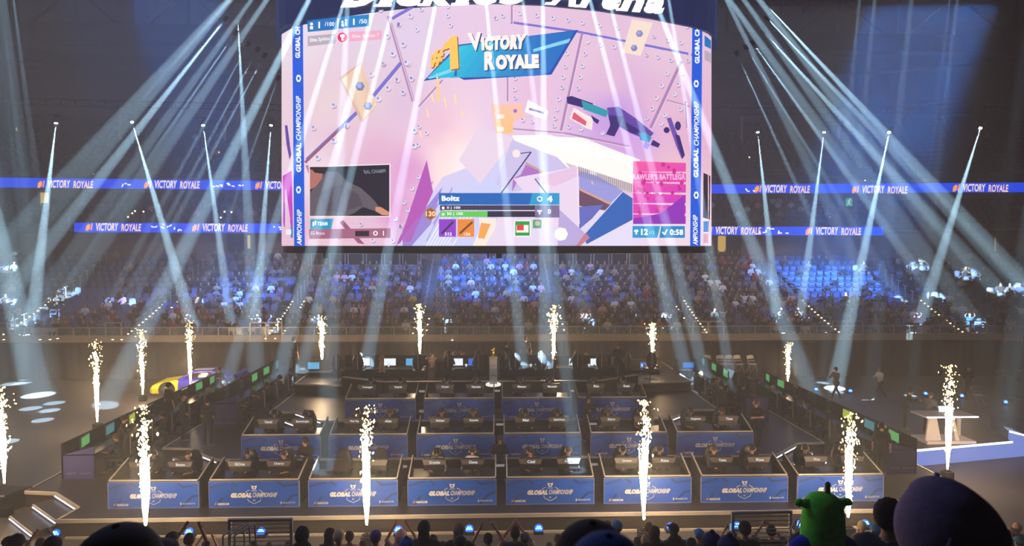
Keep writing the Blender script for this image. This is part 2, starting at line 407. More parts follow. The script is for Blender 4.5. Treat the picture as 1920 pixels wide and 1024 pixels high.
# ------------------------------------------------------------------ the arena bowl
Y0, RC, US = 38.0, 9.0, 30.0
AL = -.02
def bp(u, r, z=0):
    s = 1 if u >= 0 else -1; a = abs(u)
    if a <= US: x, y = u, Y0+r
    else:
        t = (a-US)/RC; x = s*(US+(RC+r)*math.sin(t)); y = Y0-RC+(RC+r)*math.cos(t)
    return Vector((x, y+AL*x, z))
def bdir(u): return 0.0 if abs(u) <= US else (-(abs(u)-US)/RC*(1 if u > 0 else -1))
ULIST = [-US-RC*1.45+i*RC*1.45/9 for i in range(9)]+[-US+i*5.0 for i in range(13)]+[US+(i+1)*RC*1.45/9 for i in range(9)]
def sweep(name, prof, m, close=False, us=None, kind='structure', parent=None):   # profile (r,z) swept along the bowl
    us = us or ULIST; mb = MB(); n = len(prof); vs = [bp(u, r, z) for u in us for r, z in prof]; fs = []
    for i in range(len(us)-1):
        for j in range(n if close else n-1):
            a = i*n+j; b = i*n+(j+1) % n; fs.append((a, a+n, b+n, b))
    if close: fs += [tuple(range(n)), tuple(range((len(us)-1)*n, len(us)*n))[::-1]]
    mb.add(vs, fs); me = mb.mesh(name, m); o = link(name, me, parent)
    if kind: o['kind'] = kind
    return o
fl = MB().box((0, 24, -.15), (120, 64, .3)); struct('floor', fl, M_floor)
NR = 14
def rowZ(n): Y = 39+.85*n; return CZ-(612-10.2*n-465)*Y/FPX
prof = [(0, 0), (0, 2.2), (.55, 2.2)]
for n in range(NR+1):
    z = rowZ(n)-.86; r = .55+.85*n
    if n: prof += [(r, z)]
    else: prof += [(r, 2.2)]
    prof += [(r+.85, z if n else 2.2)]
sweep('wall_lower_bowl', prof, M_conc)
# step lights run in the aisles, see below. wall behind the lower bowl with openings
LB = prof[-1]; ztop = LB[1]
sweep('wall_concourse', [(12.8, ztop-.2), (12.8, 9.4)], M_wall2)
sweep('floor_club_level', [(11.9, 9.35), (18.5, 9.35), (18.5, 9.2), (11.9, 9.2)], M_conc, True)
mid = [(12.2, 9.5)]
for k in range(5): mid += [(12.4+.8*k, 9.6+.42*k), (13.2+.8*k, 9.6+.42*k)]
sweep('wall_club_seating', mid, M_conc)
sweep('wall_club_back', [(17.2, 11.2), (17.2, 13.2), (15.2, 13.3)], M_wall2)
up = [(15.0, 13.9), (15.3, 14.2)]
for k in range(13): up += [(15.6+.86*k, 14.3+.5*k), (16.46+.86*k, 14.3+.5*k)]
sweep('wall_upper_bowl', up, M_conc)
sweep('wall_upper_back', [(27.2, 20.0), (27.2, 26.4), (26.0, 26.6), (26.0, 29.2), (34, 29.2), (34, 36)], M_wall)
sweep('trim_roof_edge', [(24.5, 25.6), (24.5, 26.9), (25.6, 26.9), (25.6, 25.6)], M_dark, True)
sweep('trim_crown_frieze', [(26.9, 22.6), (27.1, 22.6), (27.1, 22.9), (26.9, 22.9)], M_riser, True)
struct('ceiling', MB().box((0, 38, 37.2), (150, 80, .4)), mat('roof_deck', (30, 34, 52), .9, noise=.2))
# frieze ornaments as small arches
fz = MB()
for i in range(210):
    u = -44+i*.42
    p = bp(u, 26.86, 23.3); fz.box(p, (.22, .1, .42), rz=bdir(u)); q = bp(u, 26.84, 23.62); fz.box(q, (.3, .1, .1), rz=bdir(u))
o = T(link('frieze_ornament', fz.mesh('frieze_ornament', M_riser)), 'row of small carved arches running under the upper wall', 'ornament', kind='stuff')
# roof trusses
def truss(a, b, h, nb, name, label, r=.16, diag=True):
    t = thing(name, label, 'truss', a); a = Vector(a); b = Vector(b); d = b-a; Z = Vector((0, 0, h)); mb = MB()
    o0 = Vector((0, 0, 0))
    part('chord', MB().bar(o0, d, r*2, r*2), M_dark, t); part('chord', MB().bar(Z, d+Z, r*2, r*2), M_dark, t)
    for k in range(nb+1):
        p = d*k/nb
        part('web_post', MB().bar(p, p+Z, r*1.4, r*1.4), M_dark, t)
        if k < nb and diag:
            q = d*(k+1)/nb
            part('diagonal', MB().bar(p+(Z if k % 2 else o0), q+(o0 if k % 2 else Z), r, r), M_dark, t)
    return t
truss((-52, 57, 27.2), (-18, 60, 27.4), 4.4, 7, 'roof_truss', 'dark deep roof truss high on the left behind the beams')
truss((18, 60, 27.4), (54, 55, 27.0), 4.4, 7, 'roof_truss', 'dark deep roof truss high on the right behind the beams')
truss((-16, 60, 27.4), (16, 60, 27.4), 4.4, 7, 'roof_truss', 'dark deep roof truss mostly hidden behind the scoreboard')
truss((-46, 50, 29.5), (-12, 34, 31.5), 3.0, 8, 'roof_truss', 'dark roof truss slanting toward the scoreboard on the left')
truss((46, 50, 29.5), (12, 34, 31.5), 3.0, 8, 'roof_truss', 'dark roof truss slanting toward the scoreboard on the right')
truss((30, 58, 30), (30, 24, 33), 2.4, 8, 'roof_truss', 'dark roof truss running toward the viewer at upper right')
truss((-30, 58, 30), (-30, 24, 33), 2.4, 8, 'roof_truss', 'dark roof truss running toward the viewer at upper left')
cat = MB(); cat.box((0, 55.5, 26.6), (104, 1.2, 1.5)); T(link('catwalk', cat.mesh('catwalk', M_black)), 'long black catwalk band crossing above the upper seating wall', 'catwalk')
for sx in (-1, 1):   # lighting bars low under the roof
    a = (sx*15, 47, 18.25); b = (sx*(39 if sx > 0 else 41), 46, 18.4)
    truss(a, b, .45, 26, 'lighting_truss', 'thin black lighting truss carrying beam lights, %s of the scoreboard' % ('right' if sx > 0 else 'left'), .035)

# doorways, drapes and lit openings of the upper and club levels: (x0,y0,x1,y1,r,material,label)
def opening(x0, y0, x1, y1, Y, m, label, cat='doorway', nm='doorway', depth=.25):
    a = PY(x0, y1, Y); b = PY(x1, y0, Y); c = (a+b)/2; w = abs(b.x-a.x); h = abs(b.z-a.z)
    t = thing(nm, label, cat, (c.x, Y, a.z)); fr = MB()
    for s in (-1, 1): fr.box((s*(w/2), -.05, h/2), (.12, depth, h))
    fr.box((0, -.05, h), (w+.12, depth, .12)); part('frame', fr, M_riser, t)
    part('opening', MB().box((0, .02, h/2), (w, .06, h)), m, t); return t
M_void = mat('dark_opening', (13, 15, 24), .9)
def upY(x): return 64.2
opening(1752, 247, 1778, 268, 59, M_warm, 'yellow lit doorway left of the big black drape, upper right', 'doorway')
opening(1876, 246, 1903, 276, 57, M_warm, 'yellow lit doorway right of the big black drape, upper right', 'doorway')
opening(1779, 217, 1874, 272, 57.5, M_void, 'wide black drape hanging behind the upper seats at far right', 'drape', 'drape')
opening(1364, 237, 1388, 275, 62, M_void, 'narrow black doorway at upper right beside a pale post', 'doorway')
opening(0, 200, 26, 252, 58, M_void, 'dark opening at the far left above the upper seats', 'doorway')
opening(28, 238, 36, 252, 58.5, M_warm, 'small amber lit doorway beside the dark opening at far left', 'doorway')
opening(82, 228, 195, 252, 61, M_void, 'long dark window band in the upper wall at left', 'window', 'window_band')
opening(75, 360, 95, 385, 53.5, M_warm, 'small yellow lit doorway under the upper left ribbon', 'doorway')
opening(1343, 441, 1362, 472, 50.2, M_warm, 'yellow lit doorway under the lower right ribbon', 'doorway')
opening(1364, 441, 1388, 474, 50.2, M_void, 'black doorway beside a yellow one under the lower right ribbon', 'doorway')
opening(428, 440, 462, 474, 50.4, M_void, 'dark exit tunnel under the lower left ribbon', 'doorway')
opening(463, 440, 472, 466, 50.4, M_warm, 'thin lit strip beside the dark exit tunnel, lower left', 'doorway')
opening(1760, 442, 1858, 474, 46, M_void, 'wide dark opening at right end of the lower seats', 'doorway')
opening(1860, 444, 1868, 470, 46.2, M_warm, 'thin amber strip beside the wide dark opening at right', 'doorway')
opening(0, 432, 28, 478, 47, M_void, 'dark opening at left end of the lower seats', 'doorway')
opening(0, 355, 36, 380, 53.2, M_void, 'dark suite opening at far left under the ribbon', 'suite', 'suite_opening')
for i, (a, b) in enumerate(((165, 195), (215, 245), (262, 300), (330, 352), (392, 420), (440, 470), (500, 528), (1345, 1395), (1478, 1500), (1547, 1585), (1622, 1640), (1655, 1712), (1738, 1790))):
    opening(a, 362, b, 386, 54.6, M_void, 'dark suite opening under the upper ribbon, %s' % (['first', 'second', 'third', 'fourth', 'fifth', 'sixth', 'seventh'][i]+' from the left edge' if i < 7 else ['first', 'second', 'third', 'fourth', 'fifth', 'sixth'][i-7]+' to the right of the scoreboard'), 'suite', 'suite_opening')['group'] = 'suite openings under the upper ribbon'
ex = thing('exit_sign', 'small green running-figure exit sign under the upper right ribbon', 'sign', PY(1591, 387, 52))
part('casing', MB().box((0, 0, .36), (.66, .1, .76)), M_screenblk, ex); part('sign_face', MB().box((0, -.06, .36), (.58, .02, .68)), mat('exit_green', (70, 200, 110), emit=.9), ex)
cn = Canvas(); cn.disc(.05, .25, .07, (235, 255, 240), 1); cn.line((.02, .16), (-.04, -.06), .1, (235, 255, 240), 1); cn.line((-.04, -.06), (-.16, -.25), .07, (235, 255, 240), 1); cn.line((-.04, -.06), (.12, -.24), .07, (235, 255, 240), 1); cn.line((-.14, .08), (.16, .1), .05, (235, 255, 240), 1)
cn.build('running_figure', lambda x, y, z: (x, -.075-z*.001, .38+y), mat('print_small', attr=True, emit=1.0), ex)
for x in (226, 249, 422, 1390, 1572):
    p = PY(x, 268, 60); o = link('pale_post', MB().box((0, 0, 1.3), (.22, .2, 2.6)).mesh('pale_post', mat('post_beige', (190, 165, 140), .7)), None, p)  # posts in one even pale beige
    T(o, 'slim pale post standing against the upper wall', 'post', 'pale posts on the upper wall')

# ribbons
def bandcurve(r, u0, u1):
    n = 140; return [tuple(bp(u0+(u1-u0)*i/n, r)[:2]) for i in range(n+1)]
def tri_icon(c, x, y, s):
    for k in range(3):
        a = R.random()*6; c.line((x+k*7-7, y+R.uniform(-3, 3)), (x+k*7-7+6*math.cos(a), y+4*math.sin(a)), 2.2, (235, 235, 240), 3)
def vr(c, x, y, h=13, w=105):
    O = (236, 150, 60); W = (226, 205, 200)
    c.text('#1', (x, y-h*.5, x+w*.135, y+h*.5), O, 3, .05, .25); c.text('VICTORY', (x+w*.19, y-h*.55, x+w*.59, y+h*.5), W, 3, .03, .15)
    c.text('ROYALE', (x+w*.64, y-h*.45, x+w, y+h*.55), (228, 190, 175), 3, .03, .15)
def ribbon(name, label, r, x0, x1, ytop, ybot, marks, icons, fs):
    us = (-US-RC*1.3, US+RC*1.3); cur = bandcurve(r, *us); mp = surf(cur)
    t = thing(name, label, 'ribbon board', mp(x0, ybot(x0), 0)); base = t.location.copy()
    mpl = lambda x, y, z: mp(x, y, z)-base
    c = Canvas(); n = max(2, int((x1-x0)/30))
    for i in range(n):
        a = x0+(x1-x0)*i/n; b = x0+(x1-x0)*(i+1)/n; c.poly([(a, ytop(a)), (b, ytop(b)), (b, ybot(b)), (a, ybot(a))], (6, 58, 205), 1)
    for m_, ym in marks: vr(c, m_, ym, fs)
    for m_, ym in icons: tri_icon(c, m_, ym, 1)
    c.build('ribbon_picture', mpl, M_ribbon, t, cut=(x0+7, x1, 17))
    mb = MB()
    for i in range(n):
        a = x0-1+(x1-x0+2)*i/n; b = x0-1+(x1-x0+2)*(i+1)/n
        q = [mpl(a, ytop(a)-1.2, -45), mpl(b, ytop(b)-1.2, -45), mpl(b, ybot(b)+1.2, -45), mpl(a, ybot(a)+1.2, -45)]; q2 = [v+Vector((0, .35, 0)) for v in q]
        mb.add(q+q2, [(0, 3, 2, 1), (4, 5, 6, 7), (0, 1, 5, 4), (2, 3, 7, 6), (0, 4, 7, 3), (1, 2, 6, 5)])
    part('casing', mb, M_dark, t)
li = lambda x0, y0, x1, y1: (lambda x: y0+(y1-y0)*(x-x0)/(x1-x0))
ribbon('ribbon_board', 'long upper blue ribbon board left of the scoreboard', 14.9, -60, 560, li(0, 333, 500, 339.5), li(0, 351.5, 500, 356.5), [(70, 345.5), (270, 346), (478, 347.5)], [(238, 347), (405, 349), (425, 345), (447, 350)], 14)
ribbon('ribbon_board', 'long upper blue ribbon board right of the scoreboard', 14.9, 1310, 1990, li(1332, 346, 1900, 342.5), li(1332, 363, 1900, 360.5), [(1414, 354.5), (1597, 355.5), (1786, 352.5)], [(1405, 356)], 14)
ribbon('ribbon_board', 'short lower blue ribbon board left of the scoreboard', 11.7, 139, 560, li(139, 417.5, 520, 419.5), li(139, 435.5, 520, 437), [(160, 426), (360, 427)], [(295, 427), (315, 423), (334, 430), (522, 428)], 14)
ribbon('ribbon_board', 'short lower blue ribbon board right of the scoreboard', 11.7, 1310, 1657, li(1332, 425, 1657, 425.5), li(1332, 441, 1657, 441.5), [(1322, 432.5), (1510, 433.5)], [(1430, 435), (1445, 430), (1466, 436)], 14)

# ------------------------------------------------------------------ seats, spectators
def seatmb(m=0):
    b = MB(); b.box((0, .16, .66), (.43, .06, .42), rx=-.12, m=m); b.box((0, .15, .9), (.36, .05, .08), rx=-.12, m=m); b.box((0, -.03, .44), (.42, .42, .06), rx=.05, m=m)
    b.box((-.21, 0, .58), (.03, .3, .04), m=m); b.box((.21, 0, .58), (.03, .3, .04), m=m); b.box((0, .08, .2), (.08, .08, .42), m=m); return b
seat_me = seatmb().mesh('arena_seat', M_seat)
AIS = [-38.5, -30.3, -22.6, -13.6, -4.4, 4.6, 13.9, 22.6, 30.6, 38.5]
BLOCK = ['far left', 'second', 'third', 'fourth', 'centre', 'sixth', 'seventh', 'eighth', 'far right']
def blockname(u):
    k = sum(1 for a in AIS[1:-1] if u > a)
    return ['far left block', 'second block from the left', 'third block from the left', 'fourth block from the left', 'centre block', 'block right of centre', 'third block from the right', 'second block from the right', 'far right block'][k]
ORD = ['front row', 'second row', 'third row', 'fourth row', 'fifth row', 'sixth row', 'seventh row', 'eighth row', 'ninth row', 'tenth row', 'eleventh row', 'twelfth row', 'thirteenth row', 'top row']
sit_me = [figure('seated_spectator', True, a, .1, voxel=.045, dec=.22) for a in ('lap', 'clap', 'up', 'clap')]
def mesh_arrays(me):
    me.calc_loop_triangles(); v = np.empty(len(me.vertices)*3); me.vertices.foreach_get('co', v); t = np.empty(len(me.loop_triangles)*3, int); me.loop_triangles.foreach_get('vertices', t)
    mi = np.empty(len(me.loop_triangles), int); me.loop_triangles.foreach_get('material_index', mi); return v.reshape(-1, 3), t.reshape(-1, 3), mi
def bulk(name, insts, m):   # insts: (arrays, loc, rz, [6 colours]) -> one joined mesh with face colours
    V = []; F = []; C_ = []; n = 0
    for (v, t, mi), loc, rz, cols in insts:
        c, s = math.cos(rz), math.sin(rz); w = v@np.array([[c, s, 0], [-s, c, 0], [0, 0, 1]])+np.array(loc); V.append(w); F.append(t+n); n += len(v); C_.append(np.array(cols)[mi])
    V = np.concatenate(V); F = np.concatenate(F); C_ = np.concatenate(C_); me = bpy.data.meshes.new(name)
    me.vertices.add(len(V)); me.vertices.foreach_set('co', V.ravel()); me.loops.add(len(F)*3); me.loops.foreach_set('vertex_index', F.ravel().astype(np.int32))
    me.polygons.add(len(F)); me.polygons.foreach_set('loop_start', np.arange(0, len(F)*3, 3, dtype=np.int32)); me.update(calc_edges=True)
    ca = me.color_attributes.new('Col', 'FLOAT_COLOR', 'CORNER'); ca.data.foreach_set('color', np.repeat(np.hstack([C_, np.ones((len(C_), 1))]), 3, axis=0).ravel()); me.materials.append(m); me.validate(); return me
SHIRTS = [('black', (28, 28, 34)), ('black', (34, 30, 36)), ('dark grey', (60, 58, 66)), ('brown', (88, 66, 58)), ('navy', (34, 42, 78)), ('grey', (110, 106, 112)), ('white', (205, 205, 212)), ('red', (140, 40, 44)), ('blue', (40, 84, 170)),
          ('pale pink', (205, 150, 165)), ('purple', (92, 66, 130)), ('tan', (150, 126, 100)), ('yellow', (190, 160, 60)), ('green', (60, 96, 70))]
SW = [24, 18, 14, 10, 8, 8, 8, 4, 5, 2, 2, 4, 1, 2]
sk_ar = mesh_arrays(seat_me); sp_ar = [mesh_arrays(m) for m in sit_me]
ind_sp = 0; ind_seat = 0; bulk_sp = []; bulk_seat = []
def occ(u, n):
    k = sum(1 for a in AIS[1:-1] if u > a)
    base = [.35, .28, .55, .72, .8, .8, .72, .34, .42][k]
    if k == 1: base = .14 if n > 5 else .3
    if k == 7 and n > 5: base = .15
    return base
for n in range(NR):
    r = .55+.85*n+.42; z = rowZ(n)-.86 if n else 2.2; u = -43.0
    while u < 43:
        dens = 1.0 if abs(u) <= US else (RC+r)/RC
        u += .56/dens
        if min(abs(u-a) for a in AIS) < (.62/dens): continue
        p = bp(u, r, z); q = proj(p+Vector((0, 0, .8)))
        if not (-25 < q[0] < 1945): continue
        if n > 11 and (-14.2 < u < -5.2 or 5.3 < u < 14.3): continue      # glass fronted boxes at the top
        rz = -bdir(u)*-1
        taken = R.random() < occ(u, n)
        if not taken or n == 0:
            if ind_seat < 300 and not taken and q[1] > 450:
                o = link('arena_seat', seat_me, None, p, bdir(u)); ind_seat += 1
                T(o, 'empty grey folding seat, %s, %s' % (ORD[n], blockname(u)), 'seat', 'empty seats, %s, %s' % (ORD[n], blockname(u)))
            else: bulk_seat.append((sk_ar, p, bdir(u), [lin((92, 98, 128))]*2))
        if not taken: bulk_seat.append  # seat only
        else:
            k = R.choices(range(len(SHIRTS)), SW)[0]; pi = R.choice((0, 0, 1, 2, 3) if n < 6 else (0, 0, 0, 1))
            pz = p+Vector((0, .02, .0)); rr = bdir(u)+R.uniform(-.3, .3)
            if ind_sp < 190:
                o = link('spectator', sit_me[pi], None, pz, rr); o.color = (*lin(SHIRTS[k][1]), 1); ind_sp += 1
                pose = ['hands in lap', 'clapping', 'arms raised', 'clapping'][pi]
                lb = 'spectator in %s, %s, %s, %s' % (SHIRTS[k][0], pose, ORD[n], blockname(u))
                T(o, lb, 'person', lb.replace('spectator', 'spectators'))
            else:
                bulk_sp.append((sp_ar[pi], pz, rr, [lin(SHIRTS[k][1]), lin((176, 128, 104)), lin((30, 30, 38)), lin((90, 85, 84)), lin((34, 25, 22)), lin((18, 14, 14))]))
T(link('crowd', bulk('crowd', bulk_sp, M_crowd)), 'dense crowd filling the upper rows of the lower bowl', 'crowd', kind='stuff')
T(link('seat_rows', bulk('seat_rows', bulk_seat, M_crowd)), 'empty grey seats in the upper rows of the lower bowl', 'seats', kind='stuff')
# club and upper decks
def simp_seat():
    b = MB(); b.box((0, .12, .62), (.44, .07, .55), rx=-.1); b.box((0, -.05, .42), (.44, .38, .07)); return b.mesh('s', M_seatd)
ss = mesh_arrays(simp_seat()); us_ = []; cs_ = []; up_sp = []
for k in range(13):
    r = 15.6+.86*k+.45; z = 14.3+.5*k; u = -52.0
    while u < 52:
        u += .62/(1.0 if abs(u) <= US else (RC+r)/RC)
        p = bp(u, r, z); q = proj(p)
        if not (-20 < q[0] < 1940) or (560 < q[0] < 1305): continue
        if min(abs(u-a) for a in AIS) < .5: continue
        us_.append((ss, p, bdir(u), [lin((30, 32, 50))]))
        if R.random() < .035:
            c = R.choices(SHIRTS, SW)[0][1]; up_sp.append((sp_ar[0], p, bdir(u), [lin(c), lin((150, 108, 90)), lin((30, 30, 38)), lin((90, 85, 84)), lin((34, 25, 22)), lin((18, 14, 14))]))
for k in range(5):
    r = 12.4+.8*k+.4; z = 9.6+.42*k; u = -46.0
    while u < 46:
        u += .58/(1.0 if abs(u) <= US else (RC+r)/RC)
        p = bp(u, r, z); q = proj(p)
        if not (-20 < q[0] < 1940) or (560 < q[0] < 1305): continue
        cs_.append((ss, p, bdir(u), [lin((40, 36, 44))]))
        if R.random() < (.45 if (q[0] > 1330 and q[0] < 1560) or 330 < q[0] < 530 else .12):
            c = R.choices(SHIRTS, SW)[0][1]; up_sp.append((sp_ar[0], p, bdir(u), [lin(c), lin((160, 112, 92)), lin((30, 30, 38)), lin((90, 85, 84)), lin((34, 25, 22)), lin((18, 14, 14))]))
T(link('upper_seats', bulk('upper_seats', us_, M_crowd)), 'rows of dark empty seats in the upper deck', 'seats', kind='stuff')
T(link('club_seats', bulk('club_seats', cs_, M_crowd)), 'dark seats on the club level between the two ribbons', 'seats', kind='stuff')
T(link('upper_crowd', bulk('upper_crowd', up_sp, M_crowd)), 'scattered people on the club level and upper deck', 'crowd', kind='stuff')
# phone lights held up in the dark decks
for (x, y, Y) in ((192, 305, 56), (175, 327, 54), (253, 396, 51.6), (248, 400, 51.4), (269, 397, 51.6), (240, 407, 51.2), (410, 286, 57), (398, 306, 56), (421, 397, 51.6), (434, 398, 51.6), (414, 408, 51.2), (1405, 295, 57), (1416, 316, 55), (1590, 298, 57),
                  (1607, 317, 55), (1622, 338, 53.6), (1536, 405, 51.4), (1550, 403, 51.5), (1556, 408, 51.2), (1727, 405, 51.2), (1382, 400, 51.5), (1395, 402, 51.5), (1845, 303, 52), (1854, 281, 54), (1838, 323, 51), (1406, 418, 50.8)):
    T(link('phone_light', MB().ell((0, 0, 0), (.07, .03, .07), 8, 6).mesh('phone_light', M_dot), None, PY(x, y, Y)), 'tiny warm point of light in the dark upper decks', 'light', 'points of light in the upper decks')

# aisle stairs, step lights, handrails
for ai, a in enumerate(AIS):
    if abs(a) > 38: continue
    t = thing('aisle_stair', 'flight of aisle steps with handrail, %s' % ('left of ' + blockname(a+.5)[4:] if a+.5 < 40 else ''), 'stairs', bp(a, .5, 2.2))
    t['label'] = 'concrete aisle steps with thin handrail left of the %s' % blockname(a+.5); base = t.location.copy()
    for n in range(NR):
        z = rowZ(n)-.86 if n else 2.2; z1 = rowZ(n+1)-.86
        for k in range(2):
            zz = z+(z1-z)*(k+1)/2; p = bp(a, .55+.85*(n+1)-.42+.42*k-.0, zz-.09)-base
            part('step', MB().box(p, (1.0, .4, .18), rz=bdir(a)), M_conc, t)
            if n < (7 if abs(a) > 13 else 4):
                for s in (-1, 1):
                    if (s < 0) == (k == 0) or abs(a) > 13:
                        lp = bp(a+s*.42, .55+.85*(n+1)-.64+.42*k, zz-.04)-base; part('step_light', MB().box(lp, (.1, .04, .07)), M_dot, t)
        h = bp(a, .55+.85*n+.5, z)-base
        if n % 1 == 0 and n > 0: part('rail_post', MB().tube(h, h+Vector((0, 0, 1.0)), .025, n=6), M_metal, t); part('rail_bar', MB().tube(h+Vector((-.0, -.22, .96)), h+Vector((0, .26, 1.04)), .022, n=6), M_metal, t)
# balustrade in front of the lower bowl
bal = thing('balustrade', 'long glass balustrade with pale base panels along the front row', 'railing', (0, Y0, 2.2)); bb = bal.location.copy()
W_ = .98; u = -43.0; gl = None
def vis(u): q = proj(bp(u, 0, 2.8)); return -15 < q[0] < 1935
while u < 43:
    if vis(u+W_/2):
        p0 = bp(u, 0, 2.2)-bb; p1 = bp(u+W_-.06, 0, 2.2)-bb; mid_ = (p0+p1)/2
        tall = min(abs(u+.5-a) for a in AIS) < .6
        part('base_panel', MB().bar(p0+Vector((0, 0, .215)), p1+Vector((0, 0, .215)), .08, .42), M_para, bal)
        part('glass_panel', MB().bar(p0+Vector((0, 0, .66)), p1+Vector((0, 0, .66)), .02, .42), M_glass, bal)
        part('post', MB().box(p0+Vector((-.03, -.03, .44 if not tall else .6)), (.045, .07, .9 if not tall else 1.2)), M_metal, bal)
        part('handrail', MB().bar(p0+Vector((0, 0, .9)), p1+Vector((.06, 0, .9)), .06, .05), M_metal, bal)
        if tall: part('tall_bar', MB().bar(p0+Vector((0, 0, 1.2)), p1+Vector((0, 0, 1.2)), .05, .05), M_metal, bal); part('post', MB().box(p1+Vector((0, -.03, .6)), (.05, .07, 1.2)), M_metal, bal)
    u += W_
for (x, y) in ((7, 640), (75, 640), (94, 640), (108, 638), (211, 640), (228, 640), (1318, 638), (1334, 638), (1585, 637), (1600, 637), (1707, 637), (1722, 637), (1784, 637), (1800, 637), (1908, 644), (498, 638), (516, 638), (848, 641)):
    T(link('floor_spot', MB().lathe([(.06, -.02), (.07, 0), (.05, .02)], 10).mesh('floor_spot', M_dot), None, PY(x, y-3, 37.85)), 'small warm light on the edge below the balustrade', 'light', 'edge lights below the balustrade')
# small glass fronted boxes at the top of the blocks beside the centre
for (u0, u1, side) in ((-14.0, -5.4, 'left'), (5.5, 14.1, 'right')):
    t = thing('camera_platform', 'railed platform at the top of the seats, %s of the centre block' % side, 'platform', bp((u0+u1)/2, 10.9, rowZ(12)-.86)); b0 = t.location.copy()
    part('deck', MB().box((0, .6, .25), (u1-u0, 1.4, .5)), M_wall2, t); nn = 6
    for k in range(nn+1):
        x = -(u1-u0)/2+(u1-u0)*k/nn
        for s in (-.12, .12): part('rail_post', MB().box((x+s, -.1, 1.0), (.05, .05, 1.0)), M_metal, t)
    for zz in (.55, 1.48): part('rail_bar', MB().box((0, -.1, zz), (u1-u0+.3, .05, .05)), M_metal, t)
    part('back_panel', MB().box((0, 1.2, 1.1), (u1-u0, .1, 1.3)), M_black, t)
# black drape below the balustrade
def folds(a, b, h, nw, amp, zt):
    vs = []; fs = []; N = nw*6
    for i in range(N+1):
        t = i/N; p = a.lerp(b, t)
        for j, z in enumerate((0.0, h*.5, h)):
            o = amp*math.sin(i*math.pi/3+math.sin(i*.37)*1.2)*(1-.25*j); vs.append((p.x, p.y-.12+o, z))
    for i in range(N):
        for j in range(2): k = i*3+j; fs.append((k, k+3, k+4, k+1))
    return vs, fs
M_drape = mat('black_drape', (46, 43, 48), .95, noise=.2, nscale=1.2)
for i in range(12):
    u0 = -30+i*5; u1 = u0+5; a = bp(u0, -.35); b = bp(u1, -.35); mb = MB(); vs, fs = folds(a, b, 2.17, 9, .05, 0); mb.add(vs, fs)
    T(link('stage_drape', mb.mesh('stage_drape', M_drape, True)), 'black pleated drape below the balustrade, %s from the left behind the stage' % ['first', 'second', 'third', 'fourth', 'fifth', 'sixth', 'seventh', 'eighth', 'ninth', 'tenth', 'eleventh', 'twelfth'][i], 'drape', 'pleated drapes behind the stage')
for s in (-1, 1):
    mb = MB()
    for i in range(6):
        u0 = s*(30+i*2.2); u1 = s*(30+(i+1)*2.2); a = bp(u0, -.3); b = bp(u1, -.3); vs, fs = folds(a, b, 2.17, 4, .04, 0); mb.add(vs, fs)
    T(link('stage_drape', mb.mesh('stage_drape', M_drape, True)), 'black pleated drape curving round the %s corner of the floor' % ('right' if s > 0 else 'left'), 'drape')

# ------------------------------------------------------------------ the hanging scoreboard
sb_px = [(530, 26.4), (531, 25.6), (536, 24.9), (548, 24.4), (575, 24.0), (650, 23.2), (750, 22.5), (850, 22.1), (932, 22.0), (1015, 22.1), (1115, 22.5), (1215, 23.2), (1290, 24.0), (1315, 24.4), (1328, 24.9), (1333, 25.6), (1334, 26.4)]
crv = [tuple(PY(x, 462, Y)[:2]) for x, Y in sb_px]
SMP = surf(crv)
sb = thing('scoreboard', 'huge curved video scoreboard hanging over the stage showing a pink game scene', 'scoreboard', (crv[8][0], 22+4, PY(932, 461, 22).z)); sbb = sb.location.copy()
def smp(x, y, z): return SMP(x, y, z)-sbb
ztop_ = lambda x: 8+42*((x-932)/380.0)**2 if abs(x-932) < 380 else 50+(abs(x-932)-380)*.6
def bgcol(px, py):
    P_ = [(560, 60, (225, 208, 222)), (620, 200, (222, 192, 202)), (600, 330, (228, 205, 220)), (700, 60, (212, 192, 218)), (700, 180, (212, 184, 200)), (760, 60, (208, 188, 222)), (700, 300, (212, 146, 186)), (650, 260, (214, 176, 196)), (760, 200, (208, 170, 206)),
          (770, 320, (204, 120, 190)), (740, 400, (205, 110, 180)), (820, 240, (225, 170, 196)), (870, 60, (214, 180, 216)), (1000, 180, (216, 168, 206)), (1100, 110, (216, 174, 206)), (1130, 150, (210, 160, 204)), (1250, 80, (218, 178, 206)), (1250, 200, (214, 160, 196)), (1270, 330, (222, 170, 186)),
          (1150, 220, (172, 118, 214)), (1180, 260, (190, 128, 214)), (950, 250, (214, 178, 222)), (900, 300, (220, 198, 232)), (950, 330, (200, 190, 230)), (1000, 340, (206, 200, 234)), (780, 440, (190, 196, 236)), (700, 440, (214, 170, 200)), (830, 440, (205, 205, 240)),
          (1000, 440, (214, 200, 236)), (1060, 440, (205, 195, 232)), (1150, 450, (216, 206, 240)), (1280, 440, (226, 205, 225)), (600, 440, (214, 160, 186)), (1290, 250, (214, 150, 190)), (860, 340, (250, 232, 226)), (862, 300, (252, 240, 236)), (850, 270, (246, 200, 206)), (880, 330, (246, 226, 236)), (835, 320, (250, 214, 206)), (640, 380, (214, 170, 190))]
    sw = 0; r = [0, 0, 0]
    for x, y, c in P_:
        w = 1/(((px-x)**2+(py-y)**2)**1.6+4000); sw += w
        for i in range(3): r[i] += c[i]*w
    return lin([v/sw*.68+m*.32 for v, m in zip(r, (240, 226, 232))])
C = Canvas()
gx = [528, 531, 536, 548, 572]+list(range(590, 1300, 18))+[1293, 1315, 1328, 1334]
for i in range(len(gx)-1):
    for j in range(18):
        a, b = gx[i], gx[i+1]; f0, f1 = j/18, (j+1)/18
        ya = lambda x, f: ztop_(x)*(1-f)+461*f
        C.poly([(a, ya(a, f0)), (b, ya(b, f0)), (b, ya(b, f1)), (a, ya(a, f1))], bgcol, 0)
